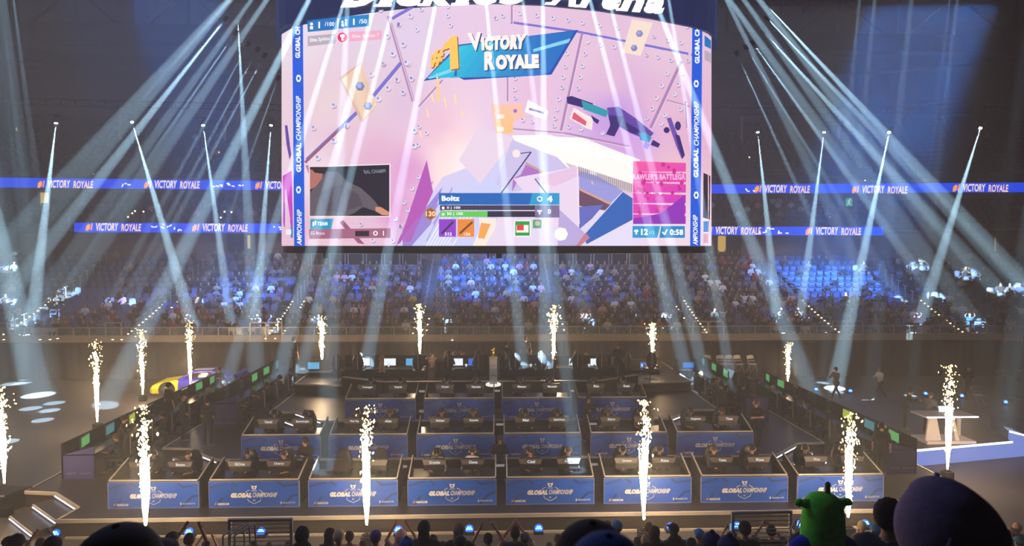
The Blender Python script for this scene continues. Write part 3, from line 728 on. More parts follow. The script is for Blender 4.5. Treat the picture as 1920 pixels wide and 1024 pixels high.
MV = (168, 128, 178); MV2 = (120, 110, 200); LP = (232, 205, 222)
def seam(a, b, w=5, c=MV, hl=True):
    C.line(a, b, w, c, 1)
    if hl: C.line((a[0]+2, a[1]+w*.6), (b[0]+2, b[1]+w*.6), 1.6, LP, 1)
def rivet(x, y, r=5): C.disc(x+.6, y+1.4, r, (150, 110, 160), 1, 8); C.disc(x, y, r, (232, 220, 236), 1, 8); C.disc(x-r*.25, y-r*.35, r*.5, (112, 130, 200), 1, 6)
seam((575, 300), (700, 182), 7, MV2); seam((572, 305), (640, 240), 5, (150, 90, 110), False); seam((700, 180), (752, 118), 7, MV2); seam((728, 30), (775, 190), 6); seam((735, 35), (775, 12), 6, MV2); seam((785, 200), (830, 150), 3)
seam((958, 42), (1085, 60), 5, MV2); seam((1085, 60), (1300, 103), 5, MV2); seam((960, 10), (960, 42), 4); seam((1092, 62), (1052, 245), 5); seam((1278, 115), (1220, 240), 6); seam((952, 130), (952, 190), 3); seam((1250, 188), (1294, 200), 3)
seam((940, 240), (1060, 250), 3); seam((1060, 250), (1180, 275), 4); seam((575, 310), (600, 370), 5, (190, 120, 150), False); seam((640, 415), (680, 460), 8, (150, 84, 120), False); seam((1395-110, 190), (1288, 240), 3)
for x, y in ((588, 240), (626, 264), (596, 296), (650, 236), (626, 198), (683, 181), (719, 120), (697, 140), (737, 102), (727, 68), (757, 84), (748, 46), (765, 120), (770, 30), (710, 186), (728, 166), (745, 150), (762, 118), (772, 148), (756, 174), (782, 56), (790, 18), (714, 18),
             (840, 12), (845, 48), (930, 34), (943, 30), (840, 30), (975, 25), (1007, 29), (1037, 34), (1065, 38), (1092, 43), (1124, 48), (1157, 53), (1102, 78), (1126, 84), (1152, 88), (1097, 101), (1063, 100), (1060, 125), (1092, 124), (1088, 145), (1056, 145), (1054, 164), (1084, 166), (1048, 186), (1044, 205), (1041, 222), (1039, 236),
             (1226, 68), (1252, 76), (1277, 80), (1212, 103), (1234, 107), (1258, 113), (1251, 138), (1241, 161), (1231, 184), (1223, 204), (1213, 222), (1280, 138), (1272, 159), (1265, 177), (1247, 216), (1240, 232), (1276, 205), (1288, 50), (966, 147), (965, 168), (966, 184), (1290, 114),
             (778, 246), (777, 274), (786, 238), (785, 332), (773, 354), (779, 372), (758, 380), (766, 394), (742, 411), (751, 424), (737, 452), (631, 447), (700, 451), (677, 421), (784, 272), (800, 250), (980, 225), (998, 228), (1067, 238), (1090, 242), (1130, 250)):
    rivet(x, y, 5.2 if x < 780 and y < 330 else 4)
YP = (240, 218, 190)
C.poly([(636, 146), (676, 117), (706, 198), (680, 229)], (214, 170, 150), 1); C.poly([(641, 149), (677, 119), (706, 197), (681, 224)], YP, 1); C.poly([(636, 146), (641, 149), (681, 224), (678, 230)], (214, 176, 160), 1)
for x, y, r in ((675, 162, 9), (690, 199, 8)): C.disc(x, y, r, (120, 130, 185), 1, 6); C.disc(x-1, y-2, r*.6, (170, 180, 225), 1, 6)
C.poly([(1185, 36), (1224, 43), (1201, 105), (1167, 98)], (240, 220, 205), 1)
for x, y, r in ((1199, 63, 7), (1189, 90, 6.5)): C.disc(x, y, r, (120, 125, 185), 1, 6); C.disc(x-1, y-1.5, r*.55, (175, 170, 225), 1, 6)
# lower half of the game picture
C.poly([(576, 461), (576, 440), (700, 461)], (224, 190, 206), 1)
for i in range(14): C.poly([(742+i*2, 461), (830+i*5, 332+i*2), (1010-i*3, 262+i*6), (905, 461)], (206-i*.6, 200, 234+i*.4), 1)
for a, b in (((800, 452), (848, 352)), ((772, 455), (830, 372)), ((812, 420), (850, 360)), ((752, 440), (812, 340))): C.line(a, b, 2.4, (160, 150, 214), 1)
for k in range(9): C.line((800+k*6, 461), (846+k*7, 380), 2.2, (232, 236, 250), 1)
C.poly([(742, 461), (830, 350), (808, 420), (772, 461)], (150, 130, 206), 1); C.poly([(800, 300), (812, 360), (770, 452), (744, 458), (760, 420)], (176, 84, 176), 1)
C.poly([(898, 238), (965, 258), (900, 345), (860, 300)], (226, 206, 226), 1)
C.poly([(960, 254), (1092, 258), (1200, 300), (1186, 345), (1060, 318), (985, 300)], (246, 242, 238), 1); C.poly([(960, 254), (1030, 253), (1180, 296), (1186, 305), (1050, 280)], (252, 250, 246), 1)
C.poly([(1060, 305), (1186, 345), (1186, 362), (1125, 352), (1080, 330)], (206, 190, 196), 1)
for k in range(26): C.line((1086+k*3.9, 312+k*1.3), (1086+k*3.9, 330+k*1.2), 1.3, (128, 120, 132), 2)
C.poly([(960, 262), (1045, 295), (1080, 330), (965, 360), (930, 345)], (198, 188, 226), 1); C.line((940, 362), (996, 285), 2.5, (60, 50, 110), 2); C.line((996, 285), (960, 290), 2, (90, 70, 130), 2)
C.poly([(960, 360), (986, 308), (1018, 324), (962, 334)], (170, 110, 190), 1); C.line((985, 305), (1018, 322), 3, (196, 150, 130), 2)
C.poly([(962, 335), (1082, 312), (1086, 461), (1068, 461)], (228, 208, 232), 1); C.poly([(1002, 334), (1082, 312), (1084, 330), (1040, 350)], (224, 190, 220), 2); C.line((1003, 335), (1026, 365), 2.5, (70, 100, 180), 2); C.line((1082, 312), (1086, 420), 1.6, (240, 225, 245), 3)
C.poly([(1086, 320), (1120, 330), (1168, 358), (1140, 386), (1086, 352)], (150, 150, 214), 1); C.poly([(1086, 353), (1146, 382), (1136, 395), (1086, 386)], (104, 70, 96), 1); C.line((1087, 355), (1146, 383), 4, (206, 160, 140), 2)
C.poly([(1086, 388), (1132, 384), (1110, 410), (1086, 430)], (96, 104, 184), 1); C.poly([(1168, 360), (1186, 372), (1186, 412), (1100, 458), (1094, 442)], (44, 96, 178), 1); C.poly([(1168, 360), (1150, 380), (1094, 440), (1098, 432)], (206, 210, 236), 2)
C.poly([(1186, 412), (1186, 461), (1096, 461)], (222, 214, 240), 1); C.poly([(1048, 392), (1106, 446), (1088, 461), (1046, 461)], (180, 164, 214), 1); C.poly([(1088, 461), (1106, 446), (1098, 436), (1080, 461)], (190, 120, 140), 2)
C.disc(1052, 439, 13, (252, 244, 238), 2, 7); C.disc(968, 288, 8, (244, 226, 222), 2, 7)
C.poly([(921, 195), (979, 195), (982, 220), (955, 232), (925, 220)], (240, 190, 170), 2); C.poly([(924, 205), (948, 203), (962, 222), (962, 250), (930, 250)], (250, 190, 130), 2); C.disc(966, 208, 4, (150, 110, 190), 3, 6); C.rect(932, 215, 945, 222, (250, 232, 214), 3); C.rect(932, 238, 945, 246, (250, 232, 214), 3)
C.poly([(990, 187), (1028, 208), (1024, 226), (984, 210)], (246, 240, 246), 2); C.line((992, 204), (1020, 212), 4, (150, 130, 190), 3)
# glow left where a game figure stood
for (x, y, l) in ((803, 220, 16), (836, 200, 18), (855, 196, 20), (812, 190, 14), (822, 172, 34), (790, 258, 12), (868, 218, 10)): C.line((x, y), (x-3, y-l), 2.2, (252, 222, 150), 3)
# weapons: plain generic stand-ins
DP = (54, 36, 110)
C.poly([(1062, 182), (1072, 180), (1112, 194), (1108, 205), (1096, 203), (1064, 194)], DP, 2); C.poly([(1090, 188), (1142, 208), (1136, 220), (1094, 205)], (40, 150, 170), 3)
C.poly([(1138, 202), (1160, 200), (1192, 222), (1226, 250), (1214, 262), (1182, 250), (1142, 226)], (96, 66, 160), 2); C.poly([(1142, 216), (1170, 218), (1160, 240), (1152, 256), (1136, 252), (1144, 236)], DP, 3); C.poly([(1168, 226), (1200, 244), (1192, 252), (1166, 240)], DP, 3)
C.poly([(1198, 250), (1210, 248), (1222, 258), (1216, 268), (1200, 262)], (50, 140, 190), 3); C.poly([(1224, 262), (1238, 270), (1234, 277), (1220, 272)], DP, 3); C.poly([(1210, 264), (1218, 272), (1214, 280), (1206, 276)], (150, 110, 210), 3); C.poly([(1108, 216), (1124, 226), (1120, 233), (1112, 226)], DP, 3)
C.poly([(1076, 202), (1112, 222), (1110, 244), (1098, 240), (1068, 222)], (246, 224, 220), 2); C.poly([(1076, 210), (1100, 228), (1098, 236), (1072, 222)], (214, 86, 116), 3)
C.poly([(1250, 222), (1258, 220), (1270, 252), (1284, 292), (1278, 298), (1268, 274)], (108, 78, 170), 2); C.disc(1250, 244, 6, DP, 3, 7); C.disc(1271, 236, 6, DP, 3, 7, 1.5); C.poly([(1266, 252), (1274, 254), (1284, 290), (1280, 298), (1272, 276)], DP, 3)
# banner
C.poly([(794, 152), (858, 84), (1084, 56), (1034, 140), (870, 150), (855, 142)], (18, 74, 170), 2); 
for i in range(10):
    t = i/10; C.poly([(800+i*22, 147-i*.4), (862+i*16, 86-i*2.2), (1078, 58), (1030, 136)], (24, 190-i*9, 218-i*3), 2.2+i*.02)
C.poly([(1000, 92), (1070, 72), (1066, 80), (1000, 98)], (130, 206, 232), 3); C.poly([(802, 146), (866, 120), (850, 134), (806, 148)], (120, 210, 240), 3)
for dx, col in ((2.2, (20, 50, 110)), (0, (248, 236, 230))):
    C.text('V', [(876+dx, 62+dx), (902+dx, 60+dx), (898+dx, 94+dx), (886+dx, 96+dx)], col, 4+(dx == 0), .06); C.text('ICTORY', [(902+dx, 69+dx), (988+dx, 63+dx), (984+dx, 92+dx), (903+dx, 95+dx)], col, 4+(dx == 0), .085)
    C.text('R', [(908+dx, 97+dx), (928+dx, 95+dx), (928+dx, 130+dx), (908+dx, 132+dx)], col, 4+(dx == 0), .06); C.text('OYALE', [(929+dx, 103+dx), (1010+dx, 101+dx), (1011+dx, 128+dx), (930+dx, 131+dx)], col, 4+(dx == 0), .085)
for dx, col in ((2, (150, 84, 30)), (0, (246, 196, 92))):
    C.text('#', [(805+dx, 96+dx), (833+dx, 90+dx), (831+dx, 122+dx), (807+dx, 127+dx)], col, 4+(dx == 0), .05, .2); C.poly([(831+dx, 84+dx), (848+dx, 68+dx), (857+dx, 67+dx), (860+dx, 128+dx), (844+dx, 131+dx), (843+dx, 90+dx), (832+dx, 94+dx)], col, 4+(dx == 0))
C.rect(818, 152, 824, 190, (250, 200, 150), 3)
# HUD top left
C.poly([(576, 39), (632, 32), (632, 55), (577, 60)], (14, 112, 186), 3); C.poly([(636, 32), (692, 27), (692, 49), (634, 54)], (14, 128, 200), 3)
WH = (248, 250, 255)
C.disc(584, 45, 3, WH, 4); C.rect(581, 49, 587, 55, WH, 4); C.text('1', (595, 41, 602, 53), WH, 4, .06); C.text('/100', (609, 41, 627, 49), WH, 4, .02); C.disc(642, 41, 2.4, WH, 4); C.rect(640, 44, 645, 50, WH, 4); C.disc(649, 38, 2.4, WH, 4); C.rect(647, 41, 651, 48, WH, 4)
C.text('1', (660, 35, 667, 47), WH, 4, .06); C.text('/50', (673, 36, 688, 44), WH, 4, .02)
C.poly([(577, 68), (629, 63), (629, 81), (577, 87)], (180, 168, 180), 3); C.text('Elite Sphinx 7', [(581, 72), (625, 68), (625, 76), (581, 81)], WH, 4, .02); C.disc(642, 70, 9, (222, 30, 96), 3, 16); C.disc(642, 67, 5, WH, 4, 8, .6); C.rect(640, 68, 644, 76, WH, 4)
C.poly([(655, 60), (716, 57), (716, 74), (655, 78)], (236, 168, 196), 3); C.text('Elite Sphinx 7', [(660, 65), (711, 62), (711, 71), (660, 73)], (250, 226, 236), 4, .02)
# webcam inset
C.poly([(579, 312), (732, 307), (732, 407), (580, 407)], (236, 220, 226), 3); C.poly([(581, 314), (730, 309), (730, 405), (581, 405)], (22, 24, 40), 3.5)
C.poly([(581, 405), (581, 362), (598, 338), (606, 322), (634, 322), (650, 340), (676, 352), (700, 374), (712, 390), (704, 396), (680, 388), (664, 400), (650, 405)], (92, 84, 94), 4); C.poly([(600, 360), (640, 345), (672, 365), (680, 385), (640, 398), (605, 395)], (78, 68, 82), 4.2)
C.poly([(704, 388), (714, 388), (730, 398), (730, 404), (716, 403), (704, 396)], (206, 140, 110), 4.4); C.poly([(581, 318), (604, 320), (604, 334), (592, 350), (581, 356)], (172, 110, 98), 4.3); C.poly([(581, 313), (610, 313), (610, 326), (590, 324)], (36, 28, 34), 4.4)
C.text('BAL CHAMPI', [(680, 319), (723, 317), (723, 324), (684, 326)], (120, 124, 140), 4.5, .03, .2)
C.poly([(582, 411), (625, 410), (621, 430), (582, 430)], (22, 146, 186), 3); C.rect(586, 416, 589, 424, WH, 4); C.rect(590, 414, 593, 422, WH, 4); C.text('TEAM', (595, 416, 614, 423), WH, 4, .04)
C.poly([(580, 430), (732, 428), (732, 446), (580, 448)], (158, 96, 124), 3); C.text('SG Brycx', (582, 434, 609, 442), (232, 210, 220), 4, .02); C.rect(666, 433, 692, 443, (40, 30, 46), 4); C.ring(704, 437.5, 2.6, 4.4, WH, 4); C.text('1', (717, 433, 721, 442), WH, 4, .05)
# centre HUD
C.rect(823, 362, 1049, 384, (12, 96, 178), 5); C.poly([(998, 362), (1049, 362), (1049, 384), (992, 384)], (30, 150, 200), 5.2); C.text('Boltz', (828, 367, 862, 377), WH, 6, .05); C.ring(1012, 373, 3.2, 5.2, WH, 6); C.text('4', (1026, 367, 1036, 379), WH, 6, .05)
C.rect(825, 385, 1003, 394, (56, 52, 82), 5); C.rect(825, 396, 1003, 407, (40, 34, 60), 5); C.rect(1003, 385, 1049, 408, (120, 106, 150), 5); C.rect(825, 396, 914, 407, (96, 196, 84), 5.3)
C.text('0 | 100', (838, 387, 863, 393), WH, 6, .02); C.text('50 | 100', (838, 398, 868, 405), WH, 6, .02); C.disc(831, 390, 3, WH, 6, 6); C.rect(828, 401, 834, 403, WH, 6); C.rect(830, 399, 832, 405, WH, 6); C.text('0', (1027, 392, 1033, 401), WH, 6, .03); C.rect(1007, 394, 1016, 397, WH, 6); C.rect(1010, 394, 1013, 402, WH, 6)
C.disc(807, 401, 12, (176, 106, 60), 5, 6, a0=math.pi/2); C.disc(807, 401, 10, (150, 84, 44), 5.2, 6, a0=math.pi/2); C.text('130', (798, 396, 817, 406), (246, 214, 160), 6, .04)
C.rect(823, 411, 855, 444, (140, 56, 196), 5); C.line((828, 438), (850, 416), 4, (60, 40, 90), 6); C.text('512', (834, 436, 847, 442), WH, 7, .03); C.rect(858, 411, 889, 444, (228, 132, 48), 5); C.line((862, 438), (886, 416), 4, (110, 70, 40), 6); C.text('156', (870, 436, 882, 442), (250, 226, 190), 7, .03)
C.rect(964, 413, 995, 444, (236, 240, 236), 5); C.rect(966, 415, 993, 442, (40, 150, 66), 5.3); C.rect(968, 422, 991, 436, (240, 236, 230), 6); C.rect(969, 422, 982, 432, (222, 60, 50), 6.3); C.rect(999, 412, 1015, 428, (90, 160, 96), 5); C.disc(1008, 419, 5, (190, 186, 190), 6)
C.poly([(898, 408), (930, 410), (928, 428), (910, 461), (886, 461), (900, 430)], (242, 226, 214), 3); C.poly([(902, 418), (920, 420), (908, 448), (896, 446)], (236, 160, 80), 3.5)
# minimap
def mapc(px, py):
    t = max(0, min(1, ((px-1186)*.5+(py-302)*.9)/150)); a = (240, 92, 160); b = (200, 40, 190); c = [a[i]*(1-t)+b[i]*t for i in range(3)]; return lin(c)
for i in range(6):
    for j in range(6): C.poly([(1187+i*16.5, 302+i*.6+j*20), (1187+(i+1)*16.5, 302+(i+1)*.6+j*20), (1187+(i+1)*16.5, 322+j*19.6), (1187+i*16.5, 322+j*19.6)], mapc, 5)
for k in range(46): C.disc(R.uniform(1192, 1282), R.uniform(306, 400), R.uniform(1.5, 5), (196, 40, 140), 5.4, 7)
C.poly([(1187, 410), (1240, 400), (1284, 365), (1284, 420), (1187, 420)], (140, 48, 180), 5.5); C.disc(1223, 362, 2.5, WH, 6, 3); C.disc(1239, 363, 3, WH, 6, 3)
C.text("RAWLER'S BATTLEGR", (1187, 326, 1285, 337), (250, 190, 226), 6, .03)
C.poly([(1186, 424), (1238, 424), (1232, 446), (1186, 446)], (30, 150, 200), 5); C.poly([(1240, 424), (1284, 424), (1284, 446), (1236, 446)], (20, 132, 190), 5); C.disc(1193, 433, 4.5, WH, 6, 8, .6); C.rect(1191.5, 433, 1194.5, 440, WH, 6)
C.text('12', (1202, 429, 1215, 441), WH, 6, .05); C.text('/12', (1217, 433, 1227, 439), (170, 210, 235), 6, .02); C.line((1242, 435), (1246, 440), 2.5, WH, 6); C.line((1246, 440), (1251, 430), 2.5, WH, 6); C.text('0:58', (1256, 430, 1281, 441), WH, 6, .04)
# side strips
for x0, x1, xb in ((548, 568, 3.5), (1298, 1317, -4)):
    yt = ztop_((x0+x1)/2)-3
    C.poly([(x0, ztop_(x0)), (x1, ztop_(x1)), (x1+xb, 461.5), (x0+xb, 461.5)], (6, 86, 214), 6)
    xm = (x0+x1)/2; w = 4.6
    def vt(t, yb, ytp, sh, bold):
        o = xb*((yb+ytp)/2-60)/400
        C.text(t, [(xm-w+o, yb), (xm-w+o, ytp), (xm+w+o, ytp), (xm+w+o, yb)], WH, 8, bold, sh)
    d = 0 if x0 < 900 else 10
    vt('GLOBAL CH', 109+d, ztop_(xm)+2, .0, .05); vt('GLOBAL', 323+d, 268+d, .0, .05); vt('CHAMPIONSHIP', 263+d, 180+d, .25, .02); vt('AMPIONSHIP', 460, 393+d, .25, .02)
    for yy in (147+d, 356+d): C.disc(xm+xb*.5, yy, 5, WH, 8, 6, 1.5); C.disc(xm+xb*.5, yy, 2.6, (6, 86, 214), 9, 6, 1.4)
# slivers of the neighbouring faces
C.poly([(530, 330), (547, 320), (549, 420), (531, 420)], (200, 60, 190), 2); C.poly([(531, 380), (548, 380), (549, 425), (532, 425)], (150, 60, 200), 2.2); C.poly([(534, 425), (549, 425), (549, 446), (534, 446)], (20, 130, 190), 3); C.text('0:58', (536, 430, 546, 440), WH, 4, .04)
C.poly([(1321, 66), (1333, 76), (1333, 92), (1321, 86)], (10, 110, 180), 3); C.poly([(1321, 94), (1333, 100), (1333, 118), (1321, 112)], (176, 166, 180), 3); C.poly([(1319, 324), (1332, 330), (1331, 412), (1318, 408)], (40, 24, 40), 3); C.rect(1319, 415, 1329, 435, (20, 110, 190), 3); C.rect(1319, 438, 1328, 456, (214, 150, 170), 3)
C.poly([(534, 235), (539, 235), (546, 290), (543, 300), (537, 270)], (96, 66, 160), 3)
C.build('screen', smp, M_print, sb, cut=(534, 1332, 13))
# casing: body behind, bottom edge, upper band with the arena name
def ring(prefpts, z0, z1, out, name, m, back=7.5):
    cx = crv[8][0]; pts = []
    for (x, y) in prefpts:
        v = Vector((x-cx, y-30)); v = v.normalized()*out; pts.append((x+v.x-sbb.x, y+v.y-sbb.y))
    pts += [(pts[-1][0]-.3, pts[-1][1]+back), (pts[0][0]+.3, pts[0][1]+back)]
    return part(name, MB().prism(pts, z0-sbb.z, z1-sbb.z), m, sb)
zb = PY(932, 461, 22).z
ring([(x*.996, y+.22) for x, y in crv], zb-.02, PY(932, 9, 22).z-.1, 0, 'casing', M_screenblk)
ring(crv, zb-.28, zb-.02, -.02, 'bottom_edge', M_dark)
M_band = mat('name_band', (10, 44, 110), .5, emit=.55)
ring(crv, SMP(932, 8, 0).z, SMP(932, -95, 0).z, .12, 'name_band', M_band)
M_letter = mat('sign_letter', (255, 255, 255), emit=2.2, sample=True)
def letters(word, ws, tl, tr, br_, bl_):
    tot = sum(ws); x = 0
    for ch_, w_ in zip(word, ws):
        f0, f1 = x/tot, (x+w_*.9)/tot; x += w_
        L_ = lambda p, q, f: (p[0]+(q[0]-p[0])*f, p[1]+(q[1]-p[1])*f)
        h = 1.0 if (ch_.isupper() or ch_ in 'kd') else (.92 if ch_ == 'i' else .7)
        t0, t1, b1, b0 = L_(tl, tr, f0), L_(tl, tr, f1), L_(bl_, br_, f1), L_(bl_, br_, f0)
        t0 = (b0[0]+(t0[0]-b0[0])*h, b0[1]+(t0[1]-b0[1])*h); t1 = (b1[0]+(t1[0]-b1[0])*h, b1[1]+(t1[1]-b1[1])*h)
        N = Canvas(); N.text(ch_, [t0, t1, b1, b0], (255, 255, 255), 30, .05); d = t0[0]-b0[0]
        for e0, e1 in ((b0, b1),):      # slab foot of the letter
            if ch_ in 'ikrAn': N.poly([(e0[0]-3, e0[1]-5), (e1[0]+3, e1[1]-5), (e1[0]+1, e1[1]), (e0[0]-5, e0[1])] if ch_ in 'Di' else [(e0[0]-5, e0[1]-5), (e0[0]+14, e0[1]-5), (e0[0]+12, e0[1]), (e0[0]-7, e0[1])], (255, 255, 255), 30)
        N.build('sign_letter', smp, M_letter, sb, cut=(560, 1300, 13))
letters('Dickies', [62, 28, 50, 56, 28, 50, 46], (668, -36), (1000, -46), (984, 8), (638, 14))
letters('Arena', [66, 44, 46, 50, 48], (1056, -40), (1262, -16), (1245, 27), (1028, 9))
for x, y, w in ((606, 464, 5), (936, 478, 10), (915, 470, 3), (985, 470, 3)):
    p = PY(x, 462, 23)-sbb; part('hanging_unit', MB().box(p+Vector((0, .3, -.25)), (w*.022, .3, .4)), M_dark, sb)
for sx in (-5, 5): part('hoist_cable', MB().tube((sx, 0, 12), (sx, 0, 30), .05), M_dark, sb)

# small white tables along the front row
for k, (x, w, nm) in enumerate(((60, 24, 'at the left end of the front row'), (86, 12, 'second from the left in the front row'), (438, 24, 'in the front row below the left beams'), (470, 12, 'beside the wide one below the left beams'), (1452, 14, 'in the front row below the right beams'), (1504, 14, 'second of two below the right beams'), (1722, 16, 'in the front row at the far right'))):
    p = PY(x, 621, 38.75); W2 = w/29.0; t = thing('front_table', 'small white table %s' % nm, 'table', (p.x, 38.75-.02*p.x+.1, 2.2)); mwt = mat('white_table', (226, 226, 230), .5)
    part('table_top', MB().box((0, 0, .76), (W2, .4, .04)), mwt, t); part('front_skirt', MB().box((0, -.18, .4), (W2, .03, .68)), mwt, t); part('side_skirt', MB().box((-W2/2, 0, .4), (.03, .38, .68)).box((W2/2, 0, .4), (.03, .38, .68)), mwt, t)
# ------------------------------------------------------------------ the terraced stage
TA, TB, TC, TD = .48, 1.03, 1.68, 2.10
PA = [(-11.9, 17.15), (11.28, 16.9), (12.56, 17.67), (13.95, 18.75), (14.88, 18.8), (14.9, 33), (-14.29, 33), (-14.29, 19.25), (-13.27, 19.1), (-11.84, 17.97)]
PB = [(-8.93, 20.31), (9.73, 20.05), (11.09, 21.23), (12.04, 21.25), (12.04, 32.6), (-11.31, 32.6), (-11.31, 21.6), (-10.43, 21.5)]
PC = [(-6.12, 22.5), (6.8, 22.3), (8.04, 23.45), (9.02, 23.43), (9.0, 32.2), (-8.39, 32.2), (-8.38, 23.75), (-7.38, 23.7)]
PD = [(-4.3, 25.35), (4.6, 25.2), (6.5, 26.3), (9.0, 26.6), (9.0, 31.8), (-8.39, 31.8), (-8.39, 26.8), (-6.2, 26.4)]
stage = thing('stage', 'black terraced stage with light metal edge trims carrying all the player desks', 'stage')
for poly, z0, z1, nm in ((PA, 0, TA, 'lower deck'), (PB, TA, TB, 'second terrace'), (PC, TB, TC, 'third terrace'), (PD, TC, TD, 'rear terrace')):
    mb = MB(); mb.prism(poly, z0, z1); n = len(poly); mb.m = [1, 0]+[1]*n
    part('deck', mb, [M_stage, M_riser if z0 == 0 else M_black], stage, label=nm)
    tr = MB()
    for i in range(n):
        a, b = poly[i], poly[(i+1) % n]
        if a[1] > 31 and b[1] > 31: continue
        w = .1 if z0 == 0 else .07
        tr.bar((a[0], a[1], z1-w*.3), (b[0], b[1], z1-w*.3), .06, w)
    part('edge_trim', tr, M_trim, stage)
curb = [(-6.2, 26.35), (-4.3, 25.3), (4.6, 25.15), (6.5, 26.25)]
for i in range(3):
    a, b = curb[i], curb[i+1]; part('curb', MB().bar((*a, TD+.15), (*b, TD+.15), .12, .44), M_black, stage); part('edge_trim', MB().bar((*a, TD+.38), (*b, TD+.38), .14, .04), M_trim, stage)
a = PY(110, 1006, 17.05); part('floor_strip', MB().bar((-11.6, 17.02, .03), (11.2, 16.78, .03), .06, .06), M_trim, stage, label='bright strip along the foot of the stage')
def stairset(pts, zt, drop, dirv, ns, label):   # pts: top nosing ends
    (x0, y0), (x1, y1) = pts
    for k in range(ns):
        z = zt-drop*(k+1); ox, oy = dirv[0]*(k+1), dirv[1]*(k+1)
        a = Vector((x0+ox, y0+oy, 0)); b = Vector((x1+ox, y1+oy, 0)); back = Vector((-dirv[0]*1.05, -dirv[1]*1.05, 0))
        part('stair_tread', MB().prism([tuple(a[:2]), tuple(b[:2]), tuple((b+back)[:2]), tuple((a+back)[:2])], max(z-.35, 0 if zt < .6 else z-.35), z), M_stage, stage)
    for k in range(ns+1):
        z = zt-drop*k; ox, oy = dirv[0]*k, dirv[1]*k; a = Vector((x0+ox, y0+oy-.02, z-.03)); b = Vector((x1+ox, y1+oy-.02, z-.03))
        part('stair_nosing', MB().bar(a, b, .05, .05), M_trim, stage); part('led_strip', MB().bar(a+Vector((0, -.03, -.05)), b+Vector((0, -.03, -.05)), .03, .022), M_led, stage, label='white light strip under the step nosing')
stairset([(-13.27, 19.1), (-11.84, 17.97)], TA, .16, (-.36, -.42), 2, 'l')
stairset([(12.56, 17.67), (13.95, 18.75)], TA, .16, (.34, -.42), 2, 'r')
stairset([(-10.43, 21.5), (-8.93, 20.31)], TB, .18, (-.3, -.36), 2, 'l')
stairset([(9.73, 20.05), (11.09, 21.23)], TB, .18, (.3, -.36), 2, 'r')
stairset([(-7.38, 23.7), (-6.12, 22.5)], TC, .2, (-.3, -.36), 2, 'l')
stairset([(6.8, 22.3), (8.04, 23.45)], TC, .2, (.3, -.36), 2, 'r')

# player desks
BL = (26, 74, 160)
BL = (20, 88, 204)
M_fasc = mat('fascia_blue', BL, .5, emit=0, noise=.22, nscale=1.1)
M_fascp = mat('fascia_purple', (60, 58, 128), .6, noise=.12)
DW, DH = 2.58, .77
def fascia_print():
    c = Canvas(); W = (232, 230, 238); D = (22, 60, 138)
    for pts in ([(0, 10), (30, 2), (34, 4), (2, 14)], [(8, 49), (22, 30), (26, 31), (14, 49)], [(120, 0), (134, 12), (163, 8), (163, 5), (136, 8), (124, 0)], [(128, 49), (150, 26), (163, 24), (163, 28), (152, 30), (134, 49)], [(40, 0), (52, 9), (49, 11), (36, 0)]): c.poly(pts, D, .5)
    c.text('GLOBAL', (39, 22, 77, 31), W, 3, .085, .3); c.text('CHAMPIONSHIP', (79, 21.5, 123.5, 30.5), W, 3, .022, .3)
    for a, b in (((67, 22), (67, 19.5)), ((67, 19.5), (73, 16.5)), ((96, 22), (96, 19.5)), ((96, 19.5), (90, 16.5)), ((69.5, 32.5), (70.5, 37)), ((70.5, 37), (81.5, 42.5)), ((81.5, 42.5), (92.5, 37)), ((92.5, 37), (93.5, 32.5))): c.line(a, b, 1.0, W, 2)
    c.poly([(76.5, 8), (80, 9.5), (83, 9.5), (86.5, 8), (86, 12), (84, 16), (79, 16), (77, 12)], W, 2); c.poly([(79.5, 11), (83.5, 11), (82.5, 14.5), (80.5, 14.5)], BL, 2.5)
    c.text('FORTNITE', (76.5, 17.3, 86.5, 19.2), W, 3, .03); c.text('FC', (79.5, 34.5, 83.5, 37.5), W, 3, .05, .2)
    for k in range(3): c.poly([(9.6+k*2, 44.6), (11+k*2, 40), (12.2+k*2, 40), (10.8+k*2, 44.6)], [(240, 200, 90), (220, 90, 90), (90, 150, 220)][k], 2)
    c.text('NASCAR', (15.5, 40.2, 36, 44.6), W, 3, .06, .3); c.text('BLACKLYTE', (134, 39.6, 156, 42.6), W, 3, .03); c.poly([(129, 39), (131.5, 39), (131.5, 43.4), (129, 43.4)], W, 2); c.rect(129.8, 40.4, 130.6, 41.4, BL, 2.5)
    return c
SX, SY = DW/163.0, DH/49.0
proto_print = fascia_print().build('printed_lettering', lambda x, y, z: ((x-81.5)*SX, -.031-z*.0008, (49-y)*SY), M_flat)
print_me = proto_print.data; bpy.data.objects.remove(proto_print)
me_fasc = MB().box((0, 0, DH/2), (DW, .06, DH)).mesh('fascia_panel', M_fasc)
me_frame = MB().box((0, -.01, DH-.008), (DW+.02, .07, .016)).box((0, -.01, .008), (DW+.02, .07, .016)).box((-DW/2, -.01, DH/2), (.016, .07, DH)).box((DW/2, -.01, DH/2), (.016, .07, DH)).mesh('panel_frame', mat('panel_rim', (120, 130, 190), .5))
me_trim = MB().box((0, -.02, DH+.045), (DW-.04, .05, .035)).mesh('edge_trim', M_trim)
me_top = MB().box((0, .4, DH+.01), (DW-.02, .78, .04)).mesh('desk_top', M_glossblack)
def side_mesh():
    mb = MB(); pts = [(0, 0), (0, DH+.03), (.95, DH+.36), (.95, 0)]
    for s in (-1, 1): pass
    v = [(-.02, y, z) for y, z in pts]+[(.02, y, z) for y, z in pts]
    mb.add(v, [(0, 1, 2, 3), (7, 6, 5, 4), (0, 4, 5, 1), (1, 5, 6, 2), (2, 6, 7, 3)], 0)
    mb.bar((0, 0, DH+.05), (0, .95, DH+.38), .035, .028, 1); return mb.mesh('side_panel', [M_black, M_trim])
me_side = side_mesh()
